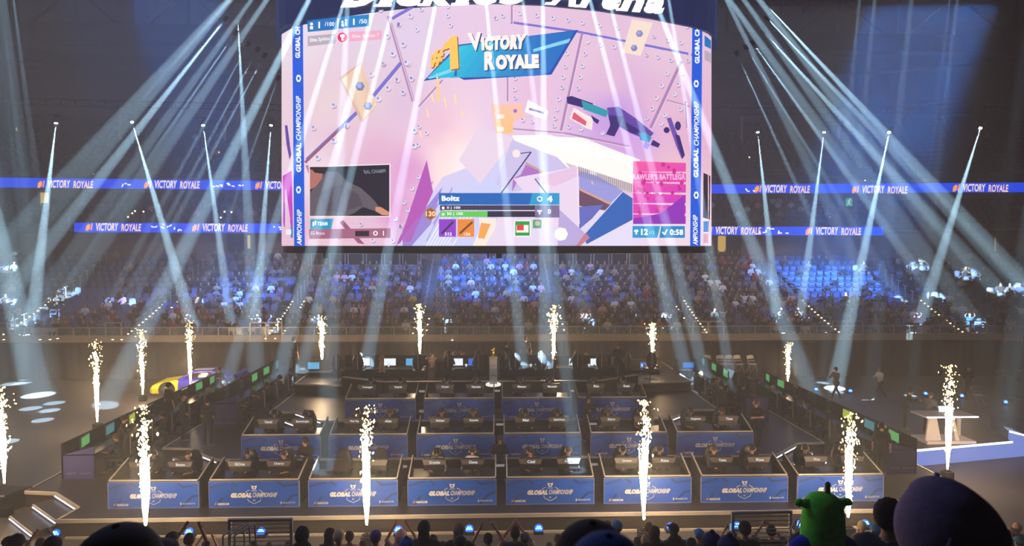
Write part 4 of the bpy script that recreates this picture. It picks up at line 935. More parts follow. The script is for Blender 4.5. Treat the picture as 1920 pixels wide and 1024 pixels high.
def desk(loc, rz, label, group):
    t = thing('player_desk', label, 'desk', loc, rz, group)
    link('fascia_panel', me_fasc, t); link('panel_frame', me_frame, t); link('printed_lettering', print_me, t)['label'] = 'white event lettering on the blue panel'
    link('edge_trim', me_trim, t); link('desk_top', me_top, t)
    for s in (-1, 1): link('side_panel', me_side, t, (s*(DW/2-.02), 0, 0))
    return t
M_plate = mat('name_plate', (92, 84, 84), .5, .2); M_text = mat('white_letter', (240, 240, 244), emit=.9)
me_case = MB().box((0, .02, .27), (.62, .05, .35)).mesh('casing', M_screenblk)
me_scr = MB().box((0, .047, .27), (.58, .006, .31)).mesh('display', mat('display_blue', (60, 130, 190), emit=1.0))
me_stand = MB().box((0, .03, .06), (.06, .06, .12)).box((0, .03, .01), (.26, .2, .02)).mesh('stand', M_dark)
me_plate = MB().add([(-.36, -.03, .42), (.36, -.03, .42), (.31, -.05, .27), (-.31, -.05, .27), (-.36, 0, .42), (.36, 0, .42), (.31, -.01, .27), (-.31, -.01, .27)],
                    [(0, 3, 2, 1), (4, 5, 6, 7), (0, 1, 5, 4), (2, 3, 7, 6), (0, 4, 7, 3), (1, 2, 6, 5)]).mesh('name_plate', M_plate)
def textobj(name, s, w, h, m, parent, loc, rz=0, rx=math.pi/2, bold=.03, shear=0):
    v, f = glyph(s, bold, shear); me = bpy.data.meshes.new(name); me.from_pydata([((x-.5)*w, (y-.5)*h, 0) for x, y in v], [], f); me.materials.append(m)
    o = bpy.data.objects.new(name, me); COL.objects.link(o); o.parent = parent; o.location = loc; o.rotation_euler = (rx, 0, rz); return o
def monitor(loc, rz, name, label, group=None, plate=True):
    t = thing('monitor', label, 'monitor', loc, rz, group)
    link('casing', me_case, t); link('display', me_scr, t); link('stand', me_stand, t)
    if plate:
        link('name_plate', me_plate, t)
        if name: textobj('name_lettering', name, .028*len(name)+.12, .085, M_text, t, (0.02, -.056, .345))
    return t
# gaming chair
def chair_parts():
    b = MB(); b.ell((0, .0, .9), (.25, .07, .4), 14, 10); b.box((0, .01, 1.2), (.22, .06, .16)); s = MB().box((0, -.25, .5), (.5, .5, .1)).box((-.27, -.2, .66), (.06, .3, .05)).box((.27, -.2, .66), (.06, .3, .05))
    f = MB().tube((0, -.2, .08), (0, -.2, .46), .03)
    for k in range(5): t = k*1.2566; f.bar((0, -.2, .07), (.3*math.cos(t), -.2+.3*math.sin(t), .05), .05, .04)
    st = MB().tube((0, .085, .62), (0, .085, 1.28), .014, n=6)
    return b.mesh('backrest', mat('black_leather', (24, 24, 30), .45), True), s.mesh('seat', mat('black_leather')), f.mesh('base', M_dark), st.mesh('piping', M_trim)
CH = chair_parts()
def gchair(loc, rz, label, group=None, stripe=False):
    t = thing('gaming_chair', label, 'chair', loc, rz, group)
    link('backrest', CH[0], t); link('seat', CH[1], t); link('base', CH[2], t)
    if stripe: link('piping', CH[3], t)
    return t
# people
F_sit_desk = [figure('player_body', True, 'desk', .22, voxel=.026, dec=.5), figure('player_body', True, 'desk', .08, voxel=.026, dec=.5, turn=.5, long_sleeve=True)]
F_sit_lap = figure('player_body', True, 'lap', .02, voxel=.026, dec=.5)
F_cross = figure('person_body', False, 'crossed', .0, voxel=.016, dec=.5, fingers=True)
F_front = figure('person_body', False, 'front', .05, voxel=.02, dec=.5)
F_down = figure('person_body', False, 'down', .0, voxel=.022, dec=.5)
F_hold = figure('person_body', False, 'hold', .25, voxel=.022, dec=.5, long_sleeve=True)
F_walk = figure('person_body', False, 'hold', .06, walk=1.0, voxel=.02, dec=.5, long_sleeve=True)
me_phones = None
def hpmesh():
    mb = MB(); n = 10; R_ = .105
    for k in range(n):
        a = math.pi*k/n; b = math.pi*(k+1)/n; mb.bar((R_*math.cos(a), .01, R_*1.15*math.sin(a)), (R_*math.cos(b), .01, R_*1.15*math.sin(b)), .03, .018)
    for s in (-1, 1): mb.ell((s*.1, .01, -.005), (.028, .042, .048), 8, 6)
    mb.tube((.1, -.01, -.03), (.06, -.11, -.07), .006, n=5); return mb.mesh('headphones', mat('headphone_grey', (150, 146, 142), .4))
me_phones = hpmesh()
def capmesh():
    mb = MB(); mb.ell((0, .01, .045), (.1, .118, .1), 16, 8, z0=-.2); mb.ell((0, -.13, .035), (.075, .075, .012), 12, 4); return mb
def person(me, loc, rz, col, label, group=None, phones=False, hat=None, hatcol=None, hair=None, scale=1.0):
    o = link('person', me, None, loc, rz, scale); o.color = (*lin(col), 1); T(o, label, 'person', group); hx = me['hx']
    if phones: link('headphones', me_phones, o, hx)
    if hat == 'cap': h = link('cap', MBC['cap'], o, hx); h.color = (*lin(hatcol), 1)
    if hat == 'hair' : h = link('hair', MBC['hair'], o, hx); h.color = (*lin(hatcol), 1)
    if hat == 'long': h = link('hair', MBC['long'], o, hx); h.color = (*lin(hatcol), 1)
    if hat == 'hood': h = link('hood', MBC['hood'], o, hx); h.color = (*lin(hatcol), 1)
    if hat == 'beanie': h = link('beanie', MBC['beanie'], o, hx); h.color = (*lin(hatcol), 1)
    return o
def noisy(mb, amp, seed=1):
    r = random.Random(seed); mb.v = [(x+r.uniform(-amp, amp), y+r.uniform(-amp, amp), z+r.uniform(-amp, amp)) for x, y, z in mb.v]; return mb
hb = MB(); hb.ell((0, .02, .03), (.095, .112, .11), 16, 10)
lg = MB(); lg.ell((0, .02, .03), (.1, .115, .112), 16, 10); lg.ell((0, .075, -.12), (.09, .05, .2), 14, 8)
hd_ = MB(); hd_.ell((0, .03, .0), (.14, .15, .165), 24, 16); hd_.ell((0, .05, -.16), (.19, .14, .1), 24, 10); hd_.ell((0, .03, .15), (.05, .06, .03), 12, 6)
be = MB(); be.ell((0, .015, .05), (.104, .122, .1), 18, 8, z0=-.1); be.lathe([(.106, -.01), (.112, .0), (.112, .045), (.104, .05)], 18, (0, .015, .02)); be.ell((0, .015, .155), (.03, .03, .025), 8, 6)
MBC = dict(cap=capmesh().mesh('cap', M_shirt, True), hair=noisy(hb, .006).mesh('hair', M_shirt, True), long=noisy(lg, .006).mesh('hair', M_shirt, True), hood=hd_.mesh('hood', M_shirt, True), beanie=be.mesh('beanie', M_shirt, True))

ROWS = [(17.72, TA, [(197.5, 368.3, 'Pxrs', 'Boons'), (389.4, 559, 'EtOras', 'Cherry'), (578, 745, '', ''), (765, 930.4, 'Grumlle', 'Clone'), (950, 1112.7, 'Cazi', 'Aspect'), (1132, 1293.7, 'Queasy', 'Rise'), (1313, 1471.7, 'Yuma', 'Rise'), (1491, 1647.5, 'Wox', 'Merq')], 'front row of desks', 897),
        (20.2, TB, [(449.4, 601, 'Vanzi', 'Batmanbugha'), (617.5, 763, 'Wox Wg', 'Alex'), (780.8, 927.7, 'SkQeat', 'Royale'), (943.3, 1090.2, 'Mai', 'EpikWhale'), (1106.9, 1250, 'Zayre', 'Reno'), (1267.5, 1408.8, 'Ruigamer', 'Thee')], 'second row of desks', 816),
        (22.38, TC, [(647, 778.3, 'Townsgirl', 'Rapid'), (795.5, 926.7, 'Cooper', 'Vitorelo'), (942, 1071, 'Matteoo', 'Merstach'), (1083, 1211.6, 'Rio', 'Reet')], 'third row of desks', 747)]
ORDW = ['first', 'second', 'third', 'fourth', 'fifth', 'sixth', 'seventh', 'eighth']
HAIRC = [(30, 24, 22), (52, 34, 24), (80, 56, 36), (24, 22, 26)]
for ri, (Yr, Z, pods, rname, ytop) in enumerate(ROWS):
    for pi, (xa, xb, n1, n2) in enumerate(pods):
        p = PY((xa+xb)/2, ytop, Yr); X = p.x; Y = Yr-.0155*X; rz = -.0155
        desk((X, Y, Z), rz, 'blue fronted two-player desk, %s from the left in the %s' % (ORDW[pi], rname), 'player desks')
        c, s = math.cos(rz), math.sin(rz)
        def W(lx, ly, lz=0): return (X+lx*c-ly*s, Y+lx*s+ly*c, Z+lz)
        for k, (lx, nm) in enumerate(((-.56, n1), (.58, n2))):
            side = 'left' if k == 0 else 'right'
            lab = 'black monitor%s, %s side of the %s desk, %s' % (' reading '+nm if nm else '', side, ORDW[pi], rname)
            monitor(W(lx, .38, DH+.03), rz+(.0 if k else 0), nm, lab, None, plate=True if nm or k else False)
            gchair(W(lx, 1.24), rz+R.uniform(-.25, .25), 'black gaming chair, %s seat of the %s desk, %s' % (side, ORDW[pi], rname))
            if ri == 0 and pi == 2: continue
            cl = R.choice([(26, 26, 32), (30, 30, 36), (40, 36, 40), (60, 60, 70)]); fm = R.choice(F_sit_desk)
            if ri == 0 and pi == 3: cl = (200, 200, 206)
            person(fm, W(lx+R.uniform(-.05, .05), .98, .07), rz+R.uniform(-.35, .35), cl, 'player wearing headphones, %s seat of the %s desk, %s' % (side, ORDW[pi], rname), None, True, 'cap' if R.random() < .3 else 'hair', R.choice(HAIRC))
# little light sign on each gap of the aisles
for si, (x, y, Z, Yq) in enumerate(((584, 874, 0, 19.2), (755, 875, 0, 19.2), (938, 873, 0, 19.2), (1113, 871, 0, 19.2), (790, 734, 0, 23.6), (931, 733, 0, 23.6), (1074, 733, 0, 23.6), (937, 796, 0, 21.6), (1112, 795, 0, 21.6))):
    p = PY(x, y, Yq); o = link('aisle_sign', MB().box((0, 0, 0), (.26, .03, .07)).mesh('aisle_sign', mat('soft_sign', (176, 168, 176), emit=.55)), None, p); T(o, 'small pale strip sign in the %s gap of the %s' % ((['second', 'third', 'centre', 'fifth'][si], 'front row of desks') if si < 4 else (['first', 'centre', 'third'][si-4], 'third row of desks') if si < 7 else (['centre', 'fourth'][si-7], 'second row of desks')), 'sign', 'strip signs between the desks')
    o2 = link('sign_post', MB().box((0, .02, -.35), (.3, .04, .66)).mesh('sign_post', M_black), o)

# side wings
def wing(X, Y, Z, L, side, label, fascia, screens, hgt=.8):   # long desk facing outwards; side -1 left, +1 right
    t = thing('wing_desk', label, 'desk', (X, Y, Z)); s = side
    part('desk_top', MB().box((0, L/2, hgt), (1.0, L, .04)), M_glossblack, t)
    part('outer_panel', MB().box((s*.5, L/2, (hgt+.38)/2), (.05, L, hgt+.38)), M_black, t)
    part('front_panel', MB().add([(-.5, 0, 0), (.5, 0, 0), (.5, 0, hgt+(.26 if s < 0 else .0)), (-.5, 0, hgt+(.0 if s < 0 else .26)), (-.5, .05, 0), (.5, .05, 0), (.5, .05, hgt+(.26 if s < 0 else .0)), (-.5, .05, hgt+(.0 if s < 0 else .26))],
                                 [(0, 1, 2, 3), (7, 6, 5, 4), (0, 4, 5, 1), (1, 5, 6, 2), (2, 6, 7, 3), (3, 7, 4, 0)]).box((0, -.02, .0), (.9, .03, .02)), M_fascp if fascia else M_black, t)
    for k in range(int(L/1.3)): part('leg_panel', MB().box((-s*.42, .1+k*1.3, hgt/2), (.06, .06, hgt)), M_dark, t)
    if fascia:
        textobj('printed_lettering', 'NASCAR', .3, .05, mat('dim_letter', (150, 150, 176), .6), t, (-.22, -.012 if True else 0, .2), shear=.3); textobj('printed_lettering', 'BLACKLYTE', .36, .045, mat('dim_letter'), t, (.24, -.012, .2))
    return t
G1 = mat('display_green', (92, 180, 104), emit=.85); G2 = mat('display_lime', (188, 200, 72), emit=.85); G3 = mat('display_teal', (70, 140, 150), emit=.8); OFF = M_screenblk
def wmon(X, Y, Z, side, m, label, group):
    t = thing('monitor', label, 'monitor', (X, Y, Z), side*math.pi/2*-1+math.pi+R.uniform(-.25, .1)*side, group)
    link('casing', me_case, t); link('stand', me_stand, t); part('display', MB().box((0, .05, .27), (.58, .008, .31)), m, t); return t
for side, nm in ((-1, 'left'), (1, 'right')):
    x1 = -13.3 if side < 0 else 13.75; x2 = -10.2 if side < 0 else 10.75; y1 = 20.2 if side < 0 else 19.6; y2 = 23.95
    wing(x1, y1, TA, 11.2, side, 'long black desk with a purple end panel along the outer %s wing' % nm, True, 0)
    wing(x2, y2, TB, 7.6, side, 'long black desk with a purple end panel along the inner %s wing' % nm, True, 0, .95)
    for row, (x, y0, Z, n, st, h) in enumerate(((x1, y1, TA, 8, 1.35, .8), (x2, y2, TB, 5, 1.45, .95))):
        for k in range(n):
            Y = y0+.6+k*st; rw = 'outer' if row == 0 else 'inner'
            wmon(x+side*.18, Y, Z+h+.02, side, [G1, OFF, G3, OFF, G2, G1, OFF][(k*2+row) % 7], 'monitor, %s from the front on the %s %s wing desk' % (ORDW[k], rw, nm), None)
            gchair((x-side*1.25, Y, Z), side*math.pi/2, 'black gaming chair, %s from the front at the %s %s wing desk' % (ORDW[k], rw, nm), None, stripe=True)
            if (side, row, k) in ((1, 0, 0), (1, 0, 2), (-1, 0, 1), (1, 0, 1)): continue
            person(R.choice(F_sit_desk+[F_sit_lap]), (x-side*1.02, Y, Z), side*math.pi/2+R.uniform(-.3, .3), R.choice([(24, 24, 30), (34, 32, 38), (70, 66, 74), (44, 46, 60)]), 'player seated at the %s %s wing desk, %s from the front' % (rw, nm, ORDW[k]), None, R.random() < .6, 'hair', R.choice(HAIRC+[(190, 170, 130)]))
# rear row of booths with players' backs to us
scr_cols = {'w': mat('display_white', (226, 236, 246), emit=1.4), 'b': mat('display_game', (84, 170, 222), emit=1.2), 'd': mat('display_blue2', (40, 110, 214), emit=1.2)}
booths = [(560, 645, [(588, 'b'), (637, 'w')], 'far left'), (645, 800, [(682, 'w'), (731, 'w'), (772, 'b')], 'second from the left'), (818, 915, [(857, 'w'), (889, 'd')], 'just left of the trophy'), (938, 1035, [(963, 'b'), (1014, 'b')], 'just right of the trophy'),
          (1040, 1150, [(1078, 'w'), (1118, 'w')], 'fifth from the left'), (1155, 1232, [(1171, 'd'), (1211, 'd')], 'second from the right'), (1268, 1310, [(1291, 'd')], 'far right')]
YR = 27.7
for bi, (xa, xb, sc, nm) in enumerate(booths):
    yb = 668 if 640 < xa < 1150 else 676; dz = .5 if yb == 668 else .2; yr = YR+(.9 if yb == 676 else 0)
    a = PY(xa, yb, yr); b = PY(xb, yb, yr); w = b.x-a.x; X = (a.x+b.x)/2; t = thing('rear_booth', 'black rear booth with screens facing away from the viewer side, %s' % nm, 'booth', (X, yr, TD)); H = a.z-TD
    t['label'] = 'black booth desk on the rear terrace, %s' % nm
    part('back_panel', MB().box((0, .25, H/2), (w, .06, H)), M_black, t); part('desk_top', MB().box((0, -.15, dz), (w, .7, .04)), M_dark, t)
    for s in (-1, 1): part('side_panel', MB().box((s*w/2, 0, H/2-.05), (.05, .8, H-.1)), M_black, t)
    for k, (x, c) in enumerate(sc):
        p = PY(x, 679 if yb == 668 else 686, yr-.02)
        m = thing('monitor', 'glowing monitor, %s from the left on the rear booth, %s' % (ORDW[k], nm), 'monitor', (p.x, yr, TD+dz+.02))
        part('casing', MB().box((0, .03, p.z-TD-dz-.02), (.58, .05, .36)), M_screenblk, m); part('display', MB().box((0, -.005, p.z-TD-dz-.02), (.52, .02, .31)), scr_cols[c], m); part('stand', MB().box((0, .05, .1), (.08, .05, .2)), M_dark, m)
    lx = (xa+xb)/2
    if bi not in (0, 6):
        p = PY(lx+8, 684, yr-.1); lg_ = MB(); lg_.poly = None
        mb = MB().add([(-.1, 0, .03), (0, 0, .1), (.1, 0, .03), (.03, 0, .03), (.03, 0, -.05), (-.03, 0, -.05), (-.03, 0, .03)], [(0, 1, 2, 3, 4, 5, 6)])
        part('wing_emblem', MB().add([(v[0], v[1], v[2]) for v in mb.v], mb.f).box((0, 0, 0), (.07, .01, .08)), M_text, t, label='white winged emblem').location = (p.x-X, p.y-yr-.25, p.z-TD)
for k, x in enumerate((631, 671, 784, 840, 897, 966, 1015, 1083, 1128, 1174, 1222)):
    p = PY(x, 712, 26.7); st = True
    gchair((p.x, 26.75, TD), math.pi, 'black gaming chair seen from behind, %s from the left on the rear terrace' % (ORDW+['ninth', 'tenth', 'eleventh'])[k], None, True)
    if x in (671, 840, 897, 1015, 1083, 1174): person(F_sit_desk[0], (p.x, 26.95, TD), math.pi, R.choice([(28, 28, 34), (60, 56, 66), (130, 120, 120)]), 'player seen from behind, in the %s chair from the left on the rear terrace' % (ORDW+['ninth', 'tenth', 'eleventh'])[k], None, True, 'hair', R.choice(HAIRC))
# crouching figure in pale camouflage before the rear booths
p = PZ(722, 716, TD); person(F_sit_lap, (p.x, 26.3, TD-.02), -1.2, (176, 160, 136), 'person in pale camouflage clothes leaning back in a chair, rear terrace left', None, False, 'hair', (120, 96, 70))
# trophy on its plinth
tp = PY(925, 722, 24.65); t = thing('trophy_plinth', 'pale square plinth with a lit round base in front of the rear booths', 'plinth', (tp.x, 24.65, TC))
part('round_base', MB().lathe([(.27, 0), (.3, .02), (.3, .74), (.26, .78)], 24), M_black, t); part('lit_ring', MB().lathe([(.3, .76), (.31, .78), (.31, .82), (.28, .84)], 24), mat('ring_white', (240, 236, 226), emit=1.2), t)
part('column', MB().box((0, 0, 1.35), (.3, .3, 1.04)), mat('plinth_grey', (190, 184, 184), .5, emit=0), t); part('cap_plate', MB().box((0, 0, 1.885), (.33, .33, .03)), M_trim, t)
textobj('printed_lettering', 'GLOBAL', .2, .04, M_dark, t, (0, -.155, 1.6)); textobj('printed_lettering', 'CHAMPIONS', .22, .04, M_dark, t, (0, -.155, 1.2))
M_gold = mat('gold', (230, 190, 60), .25, 1)
tr = thing('trophy', 'small gold trophy with a curled top standing on the plinth', 'trophy', (tp.x, 24.65, TC+1.9))
part('base', MB().lathe([(.09, 0), (.08, .03), (.04, .06), (.03, .12)], 16), M_gold, tr, True); part('stem', MB().lathe([(.035, .1), (.05, .16), (.03, .22), (.045, .26)], 14), M_gold, tr, True)
part('body', MB().ell((-.01, 0, .3), (.06, .05, .07), 12, 8).ell((.03, 0, .36), (.035, .03, .05), 10, 6).ell((-.07, 0, .3), (.04, .025, .022), 10, 6), M_gold, tr, True)

sp_ = spot('plinth_fill', (tp.x, 22.5, 7.2), (tp.x, 24.65, 3), 12, 260, (1, .95, .85), .05, .5)  # added spot that brightens the dark plinth, no fixture above it
# ------------------------------------------------------------------ staff standing about
def at(x, y, Z, dy=0): p = PZ(x, y, Z); return (p.x, p.y+dy, Z)
person(F_cross, (9.25, 20.6, TB), 0.1, (18, 18, 22), 'man in a black t-shirt with arms crossed standing on the right stage steps', None, True, 'hair', (90, 56, 36))
person(F_front, at(390, 838, TB), math.pi, (34, 44, 50), 'man in a dark t-shirt standing with back turned on the left terrace', None, False, 'hair', (28, 22, 22))
person(F_front, at(344, 828, TB), 2.2, (22, 20, 22), 'man in black clothes with reddish shoes on the left terrace', None, True, 'cap', (30, 28, 30))
person(F_down, at(318, 800, TB), 2.6, (46, 34, 28), 'dark clothed person behind the man with reddish shoes, left terrace', None, False, 'hair', (30, 24, 22))
person(F_hold, at(225, 872, TA), 1.9, (40, 34, 30), 'dark clothed person leaning over the outer left wing desk', None, False, 'hair', (60, 44, 30))
person(F_hold, (-5.55, 18.95, TA), -.3, (20, 20, 24), 'woman in a black t-shirt with long dark hair standing behind the third front desk', None, False, 'long', (28, 20, 18))
person(F_sit_lap, (PY(937, 840, 19.7).x, 19.72, TA+.09), 0, (16, 16, 20), 'person in black with a cap sitting in the centre aisle between desks', None, False, 'cap', (20, 20, 24))
person(F_hold, (PY(1100, 760, 21.7).x, 21.7, TB), .3, (20, 18, 22), 'staff member in black in the aisle beside the fourth desk of the third row', None, False, 'hair', (30, 22, 20))
person(F_walk, at(1567, 750, 0), -1.2, (26, 28, 34), 'person in a dark jacket and jeans walking over the floor spotlights', None, False, 'hair', (60, 44, 34))
person(F_walk, at(1650, 750, 0), -1.4, (214, 214, 208), 'person in a white shirt walking across the floor at right', None, False, 'hair', (120, 96, 76))
person(F_hold, at(1697, 806, .62), 1.2, (22, 22, 28), 'person in a black suit standing behind the white presenter desk', None, False, 'hair', (24, 20, 20))
person(F_hold, at(1737, 815, .62), 1.7, (84, 82, 84), 'person in a grey suit leaning on the white presenter desk', None, False, 'hair', (40, 32, 30))
person(F_down, at(1655, 892, TA, .1), 2.6, (26, 24, 24), 'stage hand in black with a headset at the outer right wing desk', None, True, 'hair', (22, 18, 18))
person(F_hold, (PY(1352, 730, 24.4).x, 24.4, TB), -1.4, (60, 74, 90), 'person in a grey-blue top reaching toward a green screen, right terrace', None, True, 'hair', (110, 86, 60))
person(F_hold, (PY(1393, 760, 23.2).x, 23.3, TB), 2.4, (18, 18, 24), 'security guard in black bending over near the inner right wing', None, False, 'hair', (50, 36, 28))
person(F_hold, (PY(1368, 770, 22.9).x, 23.4, TB), -2.4, (52, 62, 50), 'person in a dull green top bent over near the inner right wing', None, False, 'hair', (40, 30, 26))
person(F_cross, at(461, 722, 0, -3.5), 0, (22, 22, 26), 'man in black standing with folded arms behind the inner left wing', None, False, 'hair', (30, 24, 22))
person(F_down, (PY(552, 700, 28.9).x, 28.9, TD), 2.5, (22, 22, 26), 'camera operator in black at the far left end of the rear terrace', None, True, 'hair', (24, 20, 20))
person(F_down, (PY(985, 690, 28.9).x, 28.7, TD), 3.0, (44, 50, 62), 'person in dark blue seen from behind near the trophy, rear terrace', None, False, 'hair', (60, 50, 44))
person(F_hold, (PY(948, 690, 27.2).x, 27.2, TD), 2.8, (18, 18, 20), 'camera operator in black just right of the trophy', None, False, 'hair', (20, 18, 18))
person(F_down, (PY(1157, 690, 26.9).x, 26.7, TD), 3.0, (20, 20, 24), 'person in black standing with back turned at the right rear booths', None, False, 'hair', (70, 44, 40))
person(F_down, at(1826, 752, 0, .4), 0, (28, 28, 30), 'bald person in black standing behind a white folding chair, far right', None, False)
person(F_hold, at(1905, 748, 0), 1.2, (20, 22, 24), 'camera operator in black t-shirt and shorts at far right', None, False, 'cap', (60, 50, 46))
for k, (x, y) in enumerate(((683, 668), (700, 664), (811, 663), (838, 661), (852, 662), (866, 660), (895, 659), (1100, 664), (1180, 668), (1230, 664))):
    p = PY(x, y, 29.6); person(F_down, (p.x, 29.6, 1.0+.35), R.uniform(-.6, .6), R.choice([(30, 30, 34), (70, 60, 60), (110, 90, 80)]), 'person standing behind the rear booths, %s from the left' % (ORDW+['ninth', 'tenth'])[k], 'people standing behind the rear booths', True, 'hair', R.choice(HAIRC), scale=(p.z+.12-1.35)/1.78)
# camera on a pedestal at far right, and on a shoulder near the trophy
def vcam(loc, rz, label, h=1.35, ped=True):
    t = thing('video_camera', label, 'camera', loc, rz)
    part('body', MB().box((0, 0, h), (.2, .5, .26)).box((0, .02, h+.17), (.08, .3, .06)), M_dark, t); part('lens', MB().tube((0, -.25, h), (0, -.52, h), .075, .09, 14), M_black, t); part('viewfinder', MB().box((.16, .15, h+.1), (.14, .16, .1)), M_black, t)
    if ped: part('pedestal', MB().tube((0, 0, .1), (0, 0, h-.15), .05).box((0, 0, .05), (.5, .5, .08)), M_chrome, t)
    return t
p = PZ(1887, 752, 0); vcam((p.x, p.y, 0), -2.2, 'video camera on a chrome pedestal at the far right', 1.5)
p = PY(945, 668, 27.0); vcam((p.x, 27.0, TD), 2.9, 'shoulder video camera pointed at the booths beside the trophy', p.z-TD, False)
# folding chairs
def fchair(loc, rz, label, group=None):
    t = thing('folding_chair', label, 'chair', loc, rz, group); m = mat('white_plastic', (196, 192, 190), .5)
    part('backrest', MB().box((0, .2, .78), (.4, .03, .16)).ell((0, .2, .86), (.2, .02, .06), 12, 6), m, t); part('seat', MB().box((0, -.02, .45), (.42, .4, .03)), m, t)
    fr = MB()
    for s in (-1, 1): fr.tube((s*.21, .21, .85), (s*.21, -.22, 0), .014, n=6); fr.tube((s*.19, .22, 0), (s*.19, -.12, .46), .014, n=6)
    part('frame', fr, m, t); part('crossbar', MB().box((0, .13, .6), (.38, .02, .04)), m, t); return t
for k, x in enumerate((1328, 1353, 1369, 1386, 1411)):
    p = PZ(x, 712, 0.6); fchair((p.x, 32.3 if False else PZ(x, 698, 1.0).y, TB), R.uniform(-.2, .2), 'white folding chair, %s from the left at the back of the right terrace' % ORDW[k], None)
p = PZ(1833, 757, 0); fchair((p.x, p.y, 0), .3, 'single white folding chair standing on the floor at far right')
# presenter desk and lit runway at right
q = PZ(1768, 826, .62); t = thing('presenter_desk', 'white presenter desk with slanted legs on the floor at right', 'desk', (q.x, q.y, .62))
mW = mat('desk_white', (206, 200, 206), .45)
part('desk_top', MB().box((0, 0, 1.02), (2.0, .9, .06)), mW, t); part('base_plate', MB().box((0, 0, .05), (1.9, .9, .1)), mW, t); part('side_panel', MB().add([(-.9, -.3, .1), (-.3, -.3, .1), (-.5, -.3, 1.0), (-.8, -.3, 1.0), (-.9, -.25, .1), (-.3, -.25, .1), (-.5, -.25, 1.0), (-.8, -.25, 1.0)], [(0, 1, 2, 3), (7, 6, 5, 4), (0, 4, 5, 1), (1, 5, 6, 2), (2, 6, 7, 3)]), mW, t)
part('leg', MB().bar((.3, -.35, .08), (.05, -.35, 1.0), .06, .12), mW, t); part('leg', MB().bar((.85, .3, .08), (.85, .3, 1.0), .06, .12), mW, t); part('led_edge', MB().box((0, -.46, 1.03), (2.0, .02, .05)), M_led, t)
lap = thing('laptop', 'open pale laptop on the white presenter desk', 'laptop', (q.x+.1, q.y, 1.67)); part('keyboard_base', MB().box((0, 0, .01), (.36, .26, .02)), mW, lap); part('screen_lid', MB().box((0, .16, .12), (.36, .02, .24), rx=-.3), scr_cols['w'], lap)
a = PZ(1708, 843, .62); b = PZ(1895, 827, .62); c0 = PZ(1725, 874, 0); c1 = PZ(1925, 849, 0)
rw = thing('runway', 'low black platform with a glowing blue-white front at right of the stage', 'platform', (0, 0, 0))
A_ = (15.0, a.y-.12); B_ = (b.x, b.y)
part('deck', MB().prism([A_, B_, (b.x+2.4, b.y+6.5), (15.0, 28.6)], .0, .62), M_stage, rw)
M_glow = mat('led_face', (118, 146, 232), emit=.95, sample=True)
B2 = PZ(1990, 819, .62)
part('led_face', MB().bar((A_[0], A_[1]-.06, .29), (B2.x, B2.y-.06, .29), .05, .54), M_glow, rw)
part('led_edge', MB().bar((A_[0], A_[1]-.07, .6), (B_[0], B_[1]-.07, .6), .06, .06), M_led, rw)
d0 = PZ(1889, 807, .62); d1 = PZ(1990, 832, .62)
r2 = thing('ramp', 'second glowing blue-white platform edge at the far right', 'platform', (0, 0, 0))
part('deck', MB().prism([(d0.x, d0.y), (d1.x, d1.y), (d1.x+3, d1.y+3), (d0.x+1, d0.y+2)], 0, .62), M_stage, r2)
e0 = PZ(1897, 846, 0); e1 = PZ(1995, 868, 0)
part('led_face', MB().bar((d0.x, d0.y-.06, .3), (d1.x, d1.y-.06, .3), .05, .56), M_glow, r2); part('led_edge', MB().bar((d0.x, d0.y-.1, .6), (d1.x, d1.y-.1, .6), .05, .06), M_led, r2)
# floor uplights
for k, (x, y, Z) in enumerate(((105, 1002, .1), (355, 999, .22), (490, 998, .22), (747, 995, .22), (880, 993, .22), (1010, 992, .22), (1257, 989, .22), (1382, 987, .22), (1498, 985, .22), (1622, 983, .22), (1530, 731, .12), (1594, 734, .12), (1735, 739, .12), (1803, 743, .12), (1885, 755, .12))):
    p = PZ(x, y, Z)
    if 8 <= 0 or k < 10: p = PY(x, y, 16.2); p.z = max(p.z, .12)
    t = thing('floor_uplight', ('round blue floor light shining up from the foot of the stage' if k < 10 else 'round blue floor light on the far floor at right'), 'light', (p.x, p.y, p.z-.1), 0, 'blue floor lights at the foot of the stage' if k < 10 else 'blue floor lights on the far floor')
    part('housing', MB().tube((0, .1, .02), (0, -.02, .12), .1, .12, 16).box((0, .05, -.02), (.26, .2, .04)), M_dark, t)
    mb = MB()
    for q in range(7):
        a = q*1.047; r_ = .06 if q else 0; mb.ell((r_*math.cos(a), -.035, .125+r_*math.sin(a)), (.024, .02, .024), 8, 5)
    part('lens', mb, M_blue, t)
    part('lens_disc', MB().tube((0, -.02, .12), (0, -.028, .125), .115, .115, 16), mat('blue_disc', (20, 90, 255), emit=2.5), t)
